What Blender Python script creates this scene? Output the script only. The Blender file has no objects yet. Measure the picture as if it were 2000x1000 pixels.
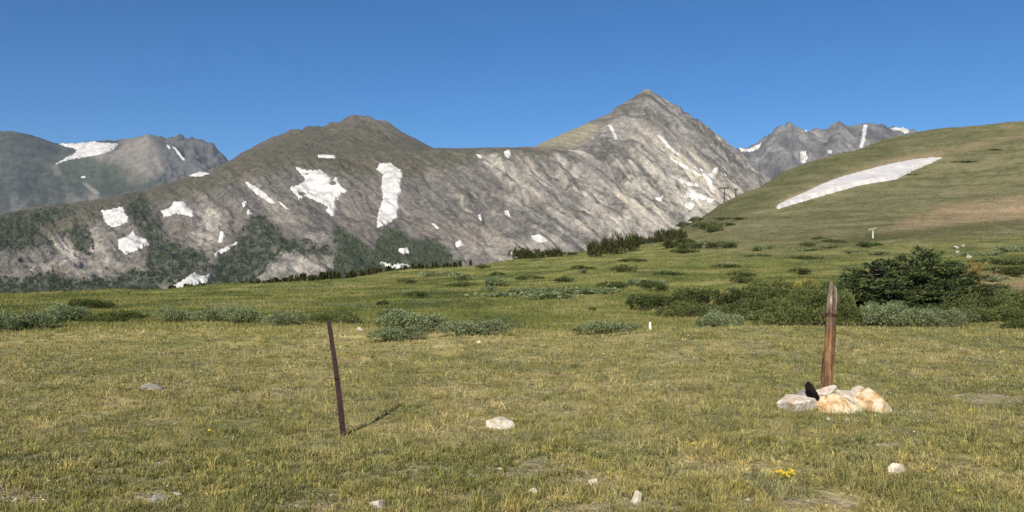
import bpy, math, random
import numpy as np
from mathutils import Vector

random.seed(7)
rng = np.random.default_rng(7)
scene = bpy.context.scene
R = math.radians

# ------------------------------------------------------------------ camera
CZ = 1.65                     # eye height
F = 1540.0                    # focal length in photo pixels (2000 x 1000 photo)
cam_d = bpy.data.cameras.new('camera')
cam_d.sensor_width = 36.0
cam_d.lens = 36.0 * F / 2000.0
cam_d.clip_start = 0.1
cam_d.clip_end = 60000.0
cam = bpy.data.objects.new('camera', cam_d)
cam.location = (0, 0, CZ)
cam.rotation_euler = (R(90), 0, 0)
scene.collection.objects.link(cam)
scene.camera = cam

# ------------------------------------------------------------------ sky and sun
SUN_EL = R(36)
SUN_AZ = R(200)               # compass style, clockwise from +Y: behind the camera, to its left
world = bpy.data.worlds.new('World')
scene.world = world
world.use_nodes = True
wn = world.node_tree
wn.nodes.clear()
sky = wn.nodes.new('ShaderNodeTexSky')
sky.sky_type = 'NISHITA'
sky.sun_disc = False
sky.sun_elevation = SUN_EL
sky.sun_rotation = SUN_AZ
sky.altitude = 3400
sky.air_density = 1.3
sky.dust_density = 0.0
sky.ozone_density = 10.0
bg = wn.nodes.new('ShaderNodeBackground')
bg.inputs['Strength'].default_value = 0.070
wo = wn.nodes.new('ShaderNodeOutputWorld')
hsv = wn.nodes.new('ShaderNodeHueSaturation')
hsv.inputs['Hue'].default_value = 0.498
hsv.inputs['Saturation'].default_value = 1.09
wn.links.new(sky.outputs[0], hsv.inputs['Color'])
wn.links.new(hsv.outputs[0], bg.inputs[0])
wn.links.new(bg.outputs[0], wo.inputs[0])

sun_d = bpy.data.lights.new('sun', 'SUN')
sun_d.energy = 4.8
sun_d.angle = R(0.53)
sun_d.color = (1.0, 0.93, 0.82)
sun = bpy.data.objects.new('sun', sun_d)
sdir = Vector((math.sin(SUN_AZ) * math.cos(SUN_EL), math.cos(SUN_AZ) * math.cos(SUN_EL), math.sin(SUN_EL)))
sun.rotation_euler = sdir.to_track_quat('Z', 'Y').to_euler()
sun.location = sdir * 50
scene.collection.objects.link(sun)

vs = scene.view_settings
vs.view_transform = 'Standard'
vs.look = 'None'
vs.exposure = 0.5
vs.gamma = 1.0
vs.use_curve_mapping = False
scene.cycles.max_bounces = 5
scene.cycles.diffuse_bounces = 3
scene.cycles.transmission_bounces = 2
scene.cycles.transparent_max_bounces = 4

# ------------------------------------------------------------------ helpers
def tag(o, label=None, cat=None, group=None, kind=None):
    if label: o['label'] = label
    if cat: o['category'] = cat
    if group: o['group'] = group
    if kind: o['kind'] = kind
    return o

def link(o, parent=None):
    scene.collection.objects.link(o)
    if parent is not None:
        o.parent = parent
    return o

def empty(name, loc, rot=(0, 0, 0), scale=(1, 1, 1)):
    o = bpy.data.objects.new(name, None)
    o.location = loc
    o.rotation_euler = rot
    o.scale = scale
    o.empty_display_size = 0.1
    return link(o)

def mesh_data(name, V, faces, mat=None, col=None, smooth=False, attrs=None):
    """V (n,3); faces (m,3|4) array; col (n,3) point colour"""
    V = np.asarray(V, dtype=np.float32)
    faces = np.asarray(faces, dtype=np.int32)
    k = faces.shape[1]
    me = bpy.data.meshes.new(name)
    me.vertices.add(len(V))
    me.vertices.foreach_set('co', V.ravel())
    me.loops.add(faces.size)
    me.loops.foreach_set('vertex_index', faces.ravel())
    me.polygons.add(len(faces))
    me.polygons.foreach_set('loop_start', np.arange(0, faces.size, k, dtype=np.int32))
    me.polygons.foreach_set('loop_total', np.full(len(faces), k, dtype=np.int32))
    me.polygons.foreach_set('use_smooth', np.full(len(faces), smooth, dtype=bool))
    me.update(calc_edges=True)
    if col is not None:
        a = me.attributes.new('Col', 'FLOAT_COLOR', 'POINT')
        c = np.ones((len(V), 4), dtype=np.float32)
        c[:, :3] = col
        a.data.foreach_set('color', c.ravel())
    for k_, v_ in (attrs or {}).items():
        a = me.attributes.new(k_, 'FLOAT', 'POINT')
        a.data.foreach_set('value', np.asarray(v_, dtype=np.float32).ravel())
    if mat is not None:
        me.materials.append(mat)
    return me

def mesh_obj(name, V, faces, mat=None, parent=None, **kw):
    return link(bpy.data.objects.new(name, mesh_data(name, V, faces, mat, **kw)), parent)

def grid_faces(nr, nc):
    i = np.arange(nr * nc).reshape(nr, nc)
    return np.stack([i[:-1, :-1], i[:-1, 1:], i[1:, 1:], i[1:, :-1]], -1).reshape(-1, 4)

# --- noise
_P = np.random.default_rng(3).permutation(4096).astype(np.int64)
_G = np.random.default_rng(4).uniform(0, 2 * np.pi, 4096)
_GX, _GY = np.cos(_G), np.sin(_G)
def pn(x, y, seed=0):
    x = np.asarray(x, dtype=np.float64); y = np.asarray(y, dtype=np.float64)
    xi = np.floor(x).astype(np.int64); yi = np.floor(y).astype(np.int64)
    xf = x - xi; yf = y - yi
    u = xf * xf * xf * (xf * (xf * 6 - 15) + 10); v = yf * yf * yf * (yf * (yf * 6 - 15) + 10)
    def g(a, b, dx, dy):
        h = _P[(_P[(a + seed * 57) & 4095] + b + seed * 131) & 4095]
        return _GX[h] * dx + _GY[h] * dy
    a = g(xi, yi, xf, yf); b = g(xi + 1, yi, xf - 1, yf)
    c = g(xi, yi + 1, xf, yf - 1); d = g(xi + 1, yi + 1, xf - 1, yf - 1)
    return (a + (b - a) * u + (c - a) * v + (a - b - c + d) * u * v) * 1.5
def fbm(x, y, octv=4, seed=0, gain=0.5, lac=2.03):
    s = 0; a = 1.0; t = 0
    for o in range(octv):
        s = s + a * pn(x, y, seed + o * 7); t += a
        x = x * lac + 13.7; y = y * lac - 5.1; a *= gain
    return s / t
def sstep(a, b, x):
    t = np.clip((x - a) / (b - a), 0, 1)
    return t * t * (3 - 2 * t)

def gsmooth(A, sig, axis):
    r = int(3 * sig) + 1
    k = np.exp(-0.5 * (np.arange(-r, r + 1) / sig) ** 2); k /= k.sum()
    pad = [(0, 0)] * A.ndim; pad[axis] = (r, r)
    P = np.pad(A, pad, mode='edge')
    return np.apply_along_axis(lambda m: np.convolve(m, k, 'valid'), axis, P)

def sdf_poly(px, py, poly):
    """signed distance (positive inside) to a closed polygon"""
    poly = np.asarray(poly, dtype=np.float64)
    d = np.full(px.shape, 1e9); inside = np.zeros(px.shape, dtype=bool)
    n = len(poly)
    for i in range(n):
        a = poly[i]; b = poly[(i + 1) % n]
        ex, ey = b - a
        t = np.clip(((px - a[0]) * ex + (py - a[1]) * ey) / (ex * ex + ey * ey + 1e-9), 0, 1)
        d = np.minimum(d, np.hypot(px - a[0] - t * ex, py - a[1] - t * ey))
        c = (a[1] > py) != (b[1] > py)
        with np.errstate(divide='ignore', invalid='ignore'):
            xx = ex * (py - a[1]) / (ey if abs(ey) > 1e-9 else 1e-9) + a[0]
        inside ^= c & (px < xx)
    return np.where(inside, d, -d)

def area(px, py, poly, soft):
    return sstep(-soft, soft, sdf_poly(px, py, poly))

# --- material helpers
class NT:
    def __init__(self, name):
        self.m = bpy.data.materials.new(name)
        self.m.use_nodes = True
        self.t = self.m.node_tree
        self.t.nodes.clear()
        self.out = self.t.nodes.new('ShaderNodeOutputMaterial')
    def n(self, typ, **kw):
        nd = self.t.nodes.new(typ)
        for k, v in kw.items(): setattr(nd, k, v)
        return nd
    def l(self, a, b): self.t.links.new(a, b)
    def noise(self, scale, detail=4, rough=0.55, vec=None, dist=0.0):
        nd = self.n('ShaderNodeTexNoise')
        nd.inputs['Scale'].default_value = scale
        nd.inputs['Detail'].default_value = detail
        nd.inputs['Roughness'].default_value = rough
        nd.inputs['Distortion'].default_value = dist
        if vec is not None: self.l(vec, nd.inputs['Vector'])
        return nd.outputs['Fac']
    def mapping(self, vec, scale=(1, 1, 1), rot=(0, 0, 0)):
        nd = self.n('ShaderNodeMapping')
        nd.inputs['Scale'].default_value = scale
        nd.inputs['Rotation'].default_value = rot
        self.l(vec, nd.inputs['Vector'])
        return nd.outputs[0]
    def rng(self, v, a, b, c, d):
        nd = self.n('ShaderNodeMapRange')
        nd.inputs[1].default_value = a; nd.inputs[2].default_value = b
        nd.inputs[3].default_value = c; nd.inputs[4].default_value = d
        self.l(v, nd.inputs[0])
        return nd.outputs[0]
    def ramp(self, v, stops):
        nd = self.n('ShaderNodeValToRGB')
        el = nd.color_ramp.elements
        while len(el) < len(stops): el.new(0.5)
        for e, (p, c) in zip(el, stops):
            e.position = p; e.color = (*c, 1)
        self.l(v, nd.inputs[0])
        return nd.outputs[0]
    def mix(self, fac, a, b, mode='MIX'):
        nd = self.n('ShaderNodeMix', data_type='RGBA', blend_type=mode)
        for s, v in ((nd.inputs[0], fac), (nd.inputs[6], a), (nd.inputs[7], b)):
            if isinstance(v, (int, float)): s.default_value = v
            elif isinstance(v, tuple): s.default_value = (*v, 1)
            else: self.l(v, s)
        return nd.outputs[2]
    def scale_col(self, c, v):
        nd = self.n('ShaderNodeVectorMath', operation='SCALE')
        self.l(c, nd.inputs[0]); self.l(v, nd.inputs['Scale'])
        return nd.outputs[0]
    def math(self, op, a, b):
        nd = self.n('ShaderNodeMath', operation=op)
        for s, v in ((nd.inputs[0], a), (nd.inputs[1], b)):
            if isinstance(v, (int, float)): s.default_value = v
            else: self.l(v, s)
        return nd.outputs[0]
    def bump(self, h, strength, dist):
        nd = self.n('ShaderNodeBump')
        nd.inputs['Strength'].default_value = strength
        nd.inputs['Distance'].default_value = dist
        self.l(h, nd.inputs['Height'])
        return nd.outputs[0]
    def pos(self): return self.n('ShaderNodeNewGeometry').outputs['Position']
    def obj(self): return self.n('ShaderNodeTexCoord').outputs['Object']
    def attr(self, name, out='Color'):
        return self.n('ShaderNodeAttribute', attribute_name=name).outputs[out]
    def surface(self, col, rough=0.9, spec=0.2, normal=None, metal=0.0):
        p = self.n('ShaderNodeBsdfPrincipled')
        if isinstance(col, tuple): p.inputs['Base Color'].default_value = (*col, 1)
        else: self.l(col, p.inputs['Base Color'])
        if isinstance(rough, (int, float)): p.inputs['Roughness'].default_value = rough
        else: self.l(rough, p.inputs['Roughness'])
        p.inputs['Specular IOR Level'].default_value = spec
        p.inputs['Metallic'].default_value = metal
        if normal is not None: self.l(normal, p.inputs['Normal'])
        self.l(p.outputs[0], self.out.inputs[0])
        return self.m
    def leafy(self, col, trans=0.35, tint=(1.25, 1.2, 0.6)):
        d = self.n('ShaderNodeBsdfDiffuse'); self.l(col, d.inputs[0])
        t = self.n('ShaderNodeBsdfTranslucent')
        tc = self.mix(1.0, col, tint, 'MULTIPLY'); self.l(tc, t.inputs[0])
        mx = self.n('ShaderNodeMixShader'); mx.inputs[0].default_value = trans
        self.l(d.outputs[0], mx.inputs[1]); self.l(t.outputs[0], mx.inputs[2])
        self.l(mx.outputs[0], self.out.inputs[0])
        return self.m

def mat_rockface(name, s1, s2, bump1, contrast=0.35, fall=False):
    t = NT(name)
    p = t.pos()
    n1 = t.noise(s1, 6, 0.65, p)
    pm = t.mapping(p, (1.0, 1.0, 0.45), (0, 0, 0))
    n2 = t.noise(s2, 4, 0.7, pm, 0.6)
    f = t.math('ADD', t.rng(n1, 0.3, 0.7, 1 - contrast, 1 + contrast), t.rng(n2, 0.35, 0.65, -contrast * .8, contrast * .8))
    if fall:                                    # debris streaks that follow the fall line
        cb = t.n('ShaderNodeCombineXYZ')
        t.l(t.attr('across', 'Fac'), cb.inputs[0]); t.l(t.math('MULTIPLY', t.attr('along', 'Fac'), .10), cb.inputs[1])
        n3 = t.noise(.075, 5, .7, cb.outputs[0], .8)
        f = t.math('ADD', f, t.rng(n3, .32, .68, -.30, .34))
    f = t.math('MAXIMUM', f, .25)
    col = t.scale_col(t.attr('Col'), f)
    h = t.math('ADD', n1, t.math('MULTIPLY', n2, 0.7))
    if fall: h = t.math('ADD', h, n3)
    return t.surface(col, 0.95, 0.1, t.bump(h, 0.9, bump1))

def mat_snow():
    t = NT('snow')
    p = t.pos()
    n = t.noise(0.03, 6, 0.65, p)
    c = t.ramp(n, [(0.36, (0.36, 0.345, 0.315)), (0.5, (0.52, 0.505, 0.47)), (0.66, (0.64, 0.625, 0.59))])
    return t.surface(c, 0.7, 0.2, t.bump(n, 0.5, 4.0))

def mat_snow_near():
    t = NT('old_snow')
    p = t.pos()
    n = t.noise(0.35, 6, 0.65, t.mapping(p, (1, .6, 1)))
    n2 = t.noise(1.6, 4, 0.6, p)
    c = t.ramp(t.math('ADD', t.math('MULTIPLY', n, .6), t.math('MULTIPLY', n2, .4)), [(0.34, (0.42, 0.385, 0.345)), (0.5, (0.55, 0.525, 0.485)), (0.64, (0.62, 0.60, 0.565))])
    return t.surface(c, 0.6, 0.3, t.bump(n2, 0.3, .25))

# ================================================================== MEADOW TERRAIN
# per photo column: (distance, photo row) while the ground is in view, then (distance, ('z', height)) beyond the brink
def Z(v): return ('z', v)
COLS = {
    -500: [(8, Z(-.17)), (13, 720), (18, 663), (23, 638), (30, 615), (42, 594), (58, 582), (70, 574), (85, Z(-6)), (120, Z(-22)), (200, Z(-60)), (400, Z(-140)), (800, Z(-230))],
    0:    [(8, Z(-.17)), (13, 720), (18, 663), (23, 637), (30, 614), (42, 592), (58, 580), (70, 571.5), (85, Z(-6)), (120, Z(-22)), (200, Z(-60)), (400, Z(-140)), (800, Z(-230))],
    400:  [(8, Z(-.17)), (13, 718), (18, 660), (23, 636), (30, 610), (42, 588), (60, 571), (85, 556), (105, Z(-8)), (150, Z(-30)), (250, Z(-80)), (400, Z(-140)), (800, Z(-230))],
    700:  [(8, Z(-.17)), (13, 717), (18, 660), (23, 634), (30, 608), (42, 583), (60, 563), (90, 545), (120, 534), (145, Z(-9)), (200, Z(-35)), (400, Z(-130)), (800, Z(-230))],
    1000: [(8, Z(-.12)), (13, 712), (18, 657), (22, 648), (30, 609), (42, 578), (60, 553), (90, 529), (130, 508), (150, 500), (180, Z(-8)), (260, Z(-45)), (400, Z(-120)), (800, Z(-230))],
    1150: [(8, Z(-.10)), (13, 708), (18, 653), (22, 650), (30, 610), (42, 574), (60, 547), (90, 521), (130, 501), (165, 486), (200, Z(-5)), (280, Z(-40)), (400, Z(-110)), (800, Z(-230))],
    1300: [(8, Z(-.06)), (13, 703), (17, 644), (22, 647), (30, 611), (42, 570), (60, 540), (90, 512), (130, 487), (180, 467), (230, 452), (255, 446), (290, Z(0)), (400, Z(-60)), (800, Z(-230))],
    1400: [(8, Z(-.04)), (13, 700), (17, 640), (22, 646), (30, 611), (42, 568), (60, 537), (90, 508), (130, 480), (180, 452), (240, 420), (290, 388), (330, Z(12)), (450, Z(-40)), (800, Z(-220))],
    1500: [(8, Z(-.03)), (13, 700), (17, 638), (22, 645), (30, 609), (42, 567), (60, 535), (90, 505), (130, 474), (180, 441), (240, 398), (290, 362), (350, 329), (400, Z(28)), (500, Z(0)), (800, Z(-160))],
    1600: [(8, Z(-.03)), (13, 700), (17, 638), (22, 644), (30, 607), (42, 565), (60, 532), (90, 502), (130, 470), (180, 436), (240, 393), (300, 347), (380, 298), (440, Z(42)), (540, Z(15)), (800, Z(-90))],
    1700: [(8, Z(-.03)), (13, 702), (17, 641), (22, 643), (30, 605), (42, 563), (60, 530), (90, 499), (130, 466), (180, 430), (240, 388), (300, 342), (380, 293), (430, 269), (490, Z(58)), (600, Z(30)), (800, Z(-40))],
    1800: [(8, Z(-.04)), (13, 704), (17, 645), (22, 643), (30, 604), (42, 561), (60, 528), (90, 497), (130, 462), (180, 425), (240, 382), (300, 338), (380, 286), (450, 248), (510, Z(68)), (620, Z(40)), (800, Z(0))],
    2000: [(8, Z(-.06)), (13, 708), (17, 652), (22, 640), (30, 602), (42, 560), (60, 526), (90, 494), (130, 455), (180, 415), (240, 370), (300, 326), (380, 272), (460, 233), (520, Z(75)), (650, Z(50)), (800, Z(20))],
    2500: [(8, Z(-.06)), (13, 710), (17, 655), (22, 638), (30, 598), (42, 556), (60, 520), (90, 486), (130, 445), (180, 402), (240, 355), (300, 308), (380, 250), (460, 215), (520, Z(82)), (650, Z(60)), (800, Z(30))],
}
LY = np.linspace(math.log(4.0), math.log(800.0), 420)
_cp = np.array(sorted(COLS))
_zc = []
for c in _cp:
    ys = [4.0]; zs = [0.0]
    for y, v in COLS[c]:
        ys.append(y); zs.append(v[1] if isinstance(v, tuple) else CZ + (500 - v) / F * y)
    _zc.append(np.interp(LY, np.log(ys), zs))
_zc = np.array(_zc)
PXG = np.linspace(-500, 2500, 301)
TAB = np.stack([np.interp(PXG, _cp, _zc[:, j]) for j in range(len(LY))], 1)
TAB = gsmooth(TAB, 4.0, 0)
TAB = gsmooth(TAB, 1.7, 1)

def ground_base(X, Y):
    X = np.asarray(X, float); Y = np.asarray(Y, float)
    Yc = np.clip(Y, 4.001, 799.0)
    px = np.clip(1000 + F * X / np.maximum(Yc, 4), -499.9, 2499.9)
    a = (px + 500) / 10.0; ia = np.floor(a).astype(int); fa = a - ia
    b = (np.log(Yc) - LY[0]) / (LY[1] - LY[0]); ib = np.clip(np.floor(b).astype(int), 0, len(LY) - 2); fb = b - ib
    ia = np.clip(ia, 0, 299)
    return (TAB[ia, ib] * (1 - fa) * (1 - fb) + TAB[ia + 1, ib] * fa * (1 - fb) + TAB[ia, ib + 1] * (1 - fa) * fb + TAB[ia + 1, ib + 1] * fa * fb)

def ground_z(X, Y):
    X = np.asarray(X, float); Y = np.asarray(Y, float)
    z = ground_base(X, Y)
    z = z + 0.030 * fbm(X / 0.55, Y / 0.55, 2, 11) + 0.05 * fbm(X / 2.2, Y / 2.2, 2, 12)
    z = z + sstep(19, 34, Y) * (0.16 * fbm(X / 4.0, Y / 4.0, 3, 13)) + sstep(35, 80, Y) * 0.55 * fbm(X / 14.0, Y / 9.0, 3, 14)
    z = z + sstep(120, 260, Y) * 1.6 * fbm(X / 45.0, Y / 30.0, 4, 15)
    return z

_YM = np.exp(np.linspace(math.log(3.0), math.log(700.0), 1400))
def at(px, py):
    """first ground point met along the sight line through each photo point"""
    px = np.atleast_1d(np.asarray(px, float)); py = np.atleast_1d(np.asarray(py, float))
    out = np.full((len(px), 3), np.nan)
    for s in range(0, len(px), 2000):
        a = px[s:s + 2000, None]; b = py[s:s + 2000, None]
        Yg = np.broadcast_to(_YM, (a.shape[0], len(_YM)))
        Xg = (a - 1000) / F * Yg
        rz = CZ + (500 - b) / F * Yg
        d = rz - ground_z(Xg, Yg)
        hit = d <= 0
        i = np.argmax(hit, 1)
        ok = hit.any(1) & (i > 0)
        r = np.arange(a.shape[0]); i0 = np.maximum(i - 1, 0)
        d0 = d[r, i0]; d1 = d[r, i]
        t = np.where(ok, d0 / np.where(np.abs(d0 - d1) < 1e-9, 1, d0 - d1), 0)
        yy = _YM[i0] + t * (_YM[i] - _YM[i0])
        xx = (a[:, 0] - 1000) / F * yy
        out[s:s + 2000] = np.where(ok[:, None], np.stack([xx, yy, CZ + (500 - b[:, 0]) / F * yy], 1), np.nan)
    return out
def at1(px, py):
    p = at([px], [py])[0]
    return Vector(p)
def at_depth(px, Y):
    x = (px - 1000) / F * Y
    return Vector((x, Y, float(ground_z(x, Y))))

def bare_mask(X, Y):
    """0..1, where the turf is worn to soil and gravel"""
    n = fbm(X / 1.5, Y / 0.9, 4, 31)
    m = sstep(0.28, 0.46, n) * 0.8 * sstep(8.5, 6.0, Y)
    def spot(px, py, rx, ry, s):
        p = _spots[(px, py)]
        return s * np.exp(-(((X - p[0]) / rx) ** 2 + ((Y - p[1]) / ry) ** 2))
    for (px, py, rx, ry, s) in SPOTS:
        m = np.maximum(m, spot(px, py, rx, ry, s) * (0.75 + 0.6 * n))
    return np.clip(m, 0, 1)
SPOTS = [(600, 990, .34, .20, 1.2), (1060, 920, .55, .26, 1.0), (1150, 945, .45, .22, 1.0), (1240, 985, .3, .2, .8), (300, 975, .5, .22, .95), (240, 955, .4, .16, .8), (690, 930, .5, .25, .75), (880, 975, .3, .15, .8), (1560, 985, .5, .2, .8), (1330, 900, .35, .2, .6), (60, 975, .3, .2, .8),
         (1960, 775, .7, .35, .6), (700, 646, .9, .7, .6), (760, 920, .6, .2, .55), (1490, 925, .3, .12, .6), (1830, 915, .4, .2, .5), (100, 940, .5, .2, .5)]
_spots = {(s[0], s[1]): at([s[0]], [s[1]])[0] for s in SPOTS}

def meadow_colour(X, Y, px, py):
    """true colour of the turf (no light in it)"""
    n1 = fbm(X / 1.1, Y / 1.1, 3, 21); n2 = fbm(X / 6.0, Y / 4.0, 3, 22); n3 = fbm(X / 0.35, Y / 0.35, 2, 23)
    straw = np.array([.51, .42, .205]); olive = np.array([.34, .30, .112]); green = np.array([.195, .205, .068]); greyg = np.array([.275, .27, .15])
    far = sstep(18, 26, Y)
    k = np.clip(0.52 + 0.55 * n1 + 0.45 * n2 + 0.35 * n3, 0, 1)
    # nearer and to the right the turf is greener, in the middle it is straw coloured
    k = k - 0.04 * sstep(8, 5.0, Y) - 0.12 * sstep(0, 5, X) * (1 - far)
    k = np.clip(k, 0, 1)[..., None]
    c = np.where(k > .5, olive + (straw - olive) * (k - .5) * 2, green + (olive - green) * k * 2)
    g2 = sstep(.1, .5, fbm(X / .8, Y / .8, 2, 24))[..., None]
    c = c * (1 - .5 * g2) + greyg * .5 * g2
    # swale and meadow beyond: lusher green
    m1 = fbm(X / 9.0, Y / 7.0, 4, 25); m2 = fbm(X / 2.5, Y / 2.0, 3, 26)
    lush = np.array([.172, .180, .052]); yel = np.array([.255, .232, .090]); dk = np.array([.088, .106, .034]); sage = np.array([.20, .215, .125])
    q = np.clip(.46 + 1.0 * m1 + .85 * m2, 0, 1)[..., None]
    cf = np.where(q > .5, lush + (yel - lush) * (q - .5) * 2, dk + (lush - dk) * q * 2)
    sg = sstep(.22, .5, fbm(X / 12.0, Y / 5.0, 3, 27))[..., None]
    cf = cf * (1 - .4 * sg) + sage * .4 * sg
    f3 = far[..., None]
    c = c * (1 - f3) + cf * f3
    # hillside: drier, browner, with contour bands
    h = sstep(62, 150, Y) * sstep(1230, 1480, px) + sstep(170, 230, Y) * sstep(1230, 1300, px)
    h = np.clip(h, 0, 1)
    hb = fbm(X / 50.0, Y / 24.0, 4, 28); hc = fbm(X / 12.0, Y / 9.0, 5, 29, .65)
    hol = np.array([.160, .152, .075]); hdk = np.array([.094, .096, .044]); htan = np.array([.24, .20, .12])
    q = np.clip(.47 + .55 * hb + .8 * hc + .5 * fbm(X / 3.0, Y / 3.0, 2, 34), 0, 1)[..., None]
    ch = np.where(q > .5, hol + (htan - hol) * (q - .5) * 1.3, hdk + (hol - hdk) * q * 2)
    tan = np.array([.31, .225, .135])
    w = np.maximum.reduce([
        area(px, py, [(1720, 452), (1780, 425), (1850, 405), (1920, 392), (2010, 382), (2100, 378), (2100, 425), (2000, 428), (1930, 432), (1850, 440), (1800, 450)], 14) * .9,
        area(px, py, [(1515, 398), (1600, 358), (1690, 325), (1760, 305), (1840, 294), (1850, 306), (1760, 320), (1600, 375), (1520, 406)], 7) * .7,
        area(px, py, [(1850, 296), (1920, 272), (1990, 258), (2060, 250), (2060, 262), (1960, 276), (1880, 300)], 6) * .45,
        area(px, py, [(1905, 540), (1950, 525), (2010, 530), (2060, 560), (1990, 572), (1930, 560)], 10) * .8])
    w = np.clip(w * (.75 + .9 * fbm(X / 8.0, Y / 5.0, 4, 30)), 0, 1)[..., None]
    hh = h[..., None]
    c = c * (1 - hh) + ch * hh
    c = c * (1 - w) + tan * w
    # bands of darker growth on the hill
    dkb = np.maximum.reduce([
        area(px, py, [(1560, 476), (1640, 466), (1740, 452), (1860, 440), (2000, 428), (2000, 440), (1880, 452), (1760, 466), (1640, 478)], 5) * .55,
        area(px, py, [(1300, 448), (1420, 385), (1560, 325), (1780, 262), (2000, 248), (2000, 268), (1800, 282), (1600, 345), (1440, 425), (1360, 455)], 9) * .35])[..., None]
    c = c * (1 - dkb) + np.array([.06, .068, .022]) * dkb
    return c

def project(X, Y, Zz):
    return 1000 + F * X / Y, 500 - F * (Zz - CZ) / Y

def build_meadow():
    rows = np.concatenate([[-60, -30, -12, -5, -2, 0, 1.2, 2.2, 3.0], np.exp(np.linspace(math.log(3.6), math.log(790), 430))])
    v = np.linspace(-1, 1, 420)
    w = 12 + 1.0 * np.abs(rows)
    X = w[:, None] * v[None, :]
    Y = np.broadcast_to(rows[:, None], X.shape)
    Zz = ground_z(X, Y)
    px, py = project(X, np.maximum(Y, 1.0), Zz)
    col = meadow_colour(X, Y, px, py)
    bm = bare_mask(X, Y) * sstep(34, 20, Y)
    soil = np.array([.33, .245, .155]); grit = np.array([.42, .36, .28])
    g = sstep(-.2, .4, fbm(X / .4, Y / .3, 3, 33))[..., None]
    sc = soil * (1 - g) + grit * g
    # turf floor between the blades is thatch: duller than the blades
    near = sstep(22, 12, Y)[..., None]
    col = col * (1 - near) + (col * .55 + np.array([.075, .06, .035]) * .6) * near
    col = col * (1 - bm[..., None]) + sc * bm[..., None]
    t = NT('turf')
    p = t.pos()
    n1 = t.noise(0.9, 6, 0.7, p); n2 = t.noise(7.0, 4, 0.7, p); n3 = t.noise(0.12, 5, 0.65, t.mapping(p, (.5, 1, 1)))
    f = t.math('ADD', t.rng(n1, .3, .7, .72, 1.28), t.math('ADD', t.rng(n2, .3, .7, -.22, .22), t.rng(n3, .3, .7, -.2, .2)))
    c = t.scale_col(t.attr('Col'), f)
    m = t.surface(c, 1.0, 0.05, t.bump(t.math('ADD', n1, t.math('MULTIPLY', n2, .25)), .8, .25))
    o = mesh_obj('meadow_ground', np.stack([X, Y, Zz], -1).reshape(-1, 3), grid_faces(*X.shape), m, smooth=True, col=col.reshape(-1, 3))
    tag(o, kind='structure')
build_meadow()

# wide valley sheet reaching the horizon
def build_valley():
    n = 60
    g = np.sinh(np.linspace(-3.2, 3.2, n)) / math.sinh(3.2) * 26000
    X, Y = np.meshgrid(g, g)
    Zz = -300 + 40 * fbm(X / 2500, Y / 2500, 3, 41)
    near = np.exp(-((X / 900) ** 2 + (Y / 900) ** 2))
    Zz = Zz - 120 * near
    t = NT('valley_floor')
    p = t.pos()
    c = t.ramp(t.noise(0.004, 6, .6, p), [(.3, (.035, .05, .022)), (.5, (.07, .08, .035)), (.7, (.14, .13, .09))])
    o = mesh_obj('valley_ground', np.stack([X, Y, Zz], -1).reshape(-1, 3), grid_faces(n, n), t.surface(c, 1, .05), smooth=True)
    tag(o, kind='structure')
build_valley()

# ================================================================== MOUNTAINS
class Fan:
    """a mountain mesh whose columns are vertical planes through the viewpoint; keeps its heights so that things can be set on it"""
    def __init__(self, px, Yr, Zr):
        self.px, self.Y, self.Z = px, Yr, Zr        # Y, Z: rows x cols
        self.X = (px[None, :] - 1000) / F * Yr
    def hit(self, px, py):
        c = np.clip(np.interp(px, self.px, np.arange(len(self.px))), 0, len(self.px) - 1.001)
        i = np.floor(c).astype(int); f = c - i
        out = np.full((len(px), 3), np.nan)
        for s in range(0, len(px), 4000):
            ii = i[s:s + 4000]; ff = f[s:s + 4000]
            Yp = self.Y[:, ii] * (1 - ff) + self.Y[:, ii + 1] * ff
            Zp = self.Z[:, ii] * (1 - ff) + self.Z[:, ii + 1] * ff
            pr = 500 - F * (Zp - CZ) / Yp
            h = pr <= py[s:s + 4000][None, :]
            k = np.argmax(h, 0); ok = h.any(0) & (k > 0)
            r = np.arange(len(ii)); k0 = np.maximum(k - 1, 0)
            a = pr[k0, r]; b = pr[k, r]
            t = np.where(ok, (a - py[s:s + 4000]) / np.where(np.abs(a - b) < 1e-9, 1, a - b), 0)
            t = np.clip(t, 0, 1)
            yy = Yp[k0, r] + t * (Yp[k, r] - Yp[k0, r]); zz = Zp[k0, r] + t * (Zp[k, r] - Zp[k0, r])
            xx = (px[s:s + 4000] - 1000) / F * yy
            out[s:s + 4000] = np.where(ok[:, None], np.stack([xx, yy, zz], 1), np.nan)
        return out

def profile_fan(px, keys, pts, rows, smooth_c=2.0, smooth_r=1.5):
    """keys: list of photo columns; pts: (nk, np, 2) of (distance, height); rows: count of rows per span"""
    pts = np.asarray(pts, float)
    nk, npt, _ = pts.shape
    t = np.concatenate([np.linspace(i, i + 1, r, endpoint=False) for i, r in enumerate(rows)] + [[npt - 1.0]])
    Yk = np.stack([np.interp(t, np.arange(npt), pts[k, :, 0]) for k in range(nk)], 1)
    Zk = np.stack([np.interp(t, np.arange(npt), pts[k, :, 1]) for k in range(nk)], 1)
    Y = np.stack([np.interp(px, keys, Yk[j]) for j in range(len(t))])
    Zz = np.stack([np.interp(px, keys, Zk[j]) for j in range(len(t))])
    if smooth_r: Y = gsmooth(Y, smooth_r, 0); Zz = gsmooth(Zz, smooth_r, 0)
    if smooth_c: Y = gsmooth(Y, smooth_c * 3, 1); Zz = gsmooth(Zz, smooth_c, 1)
    return t, Y, Zz
def zof(y, py): return CZ + (500 - py) / F * y

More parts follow.
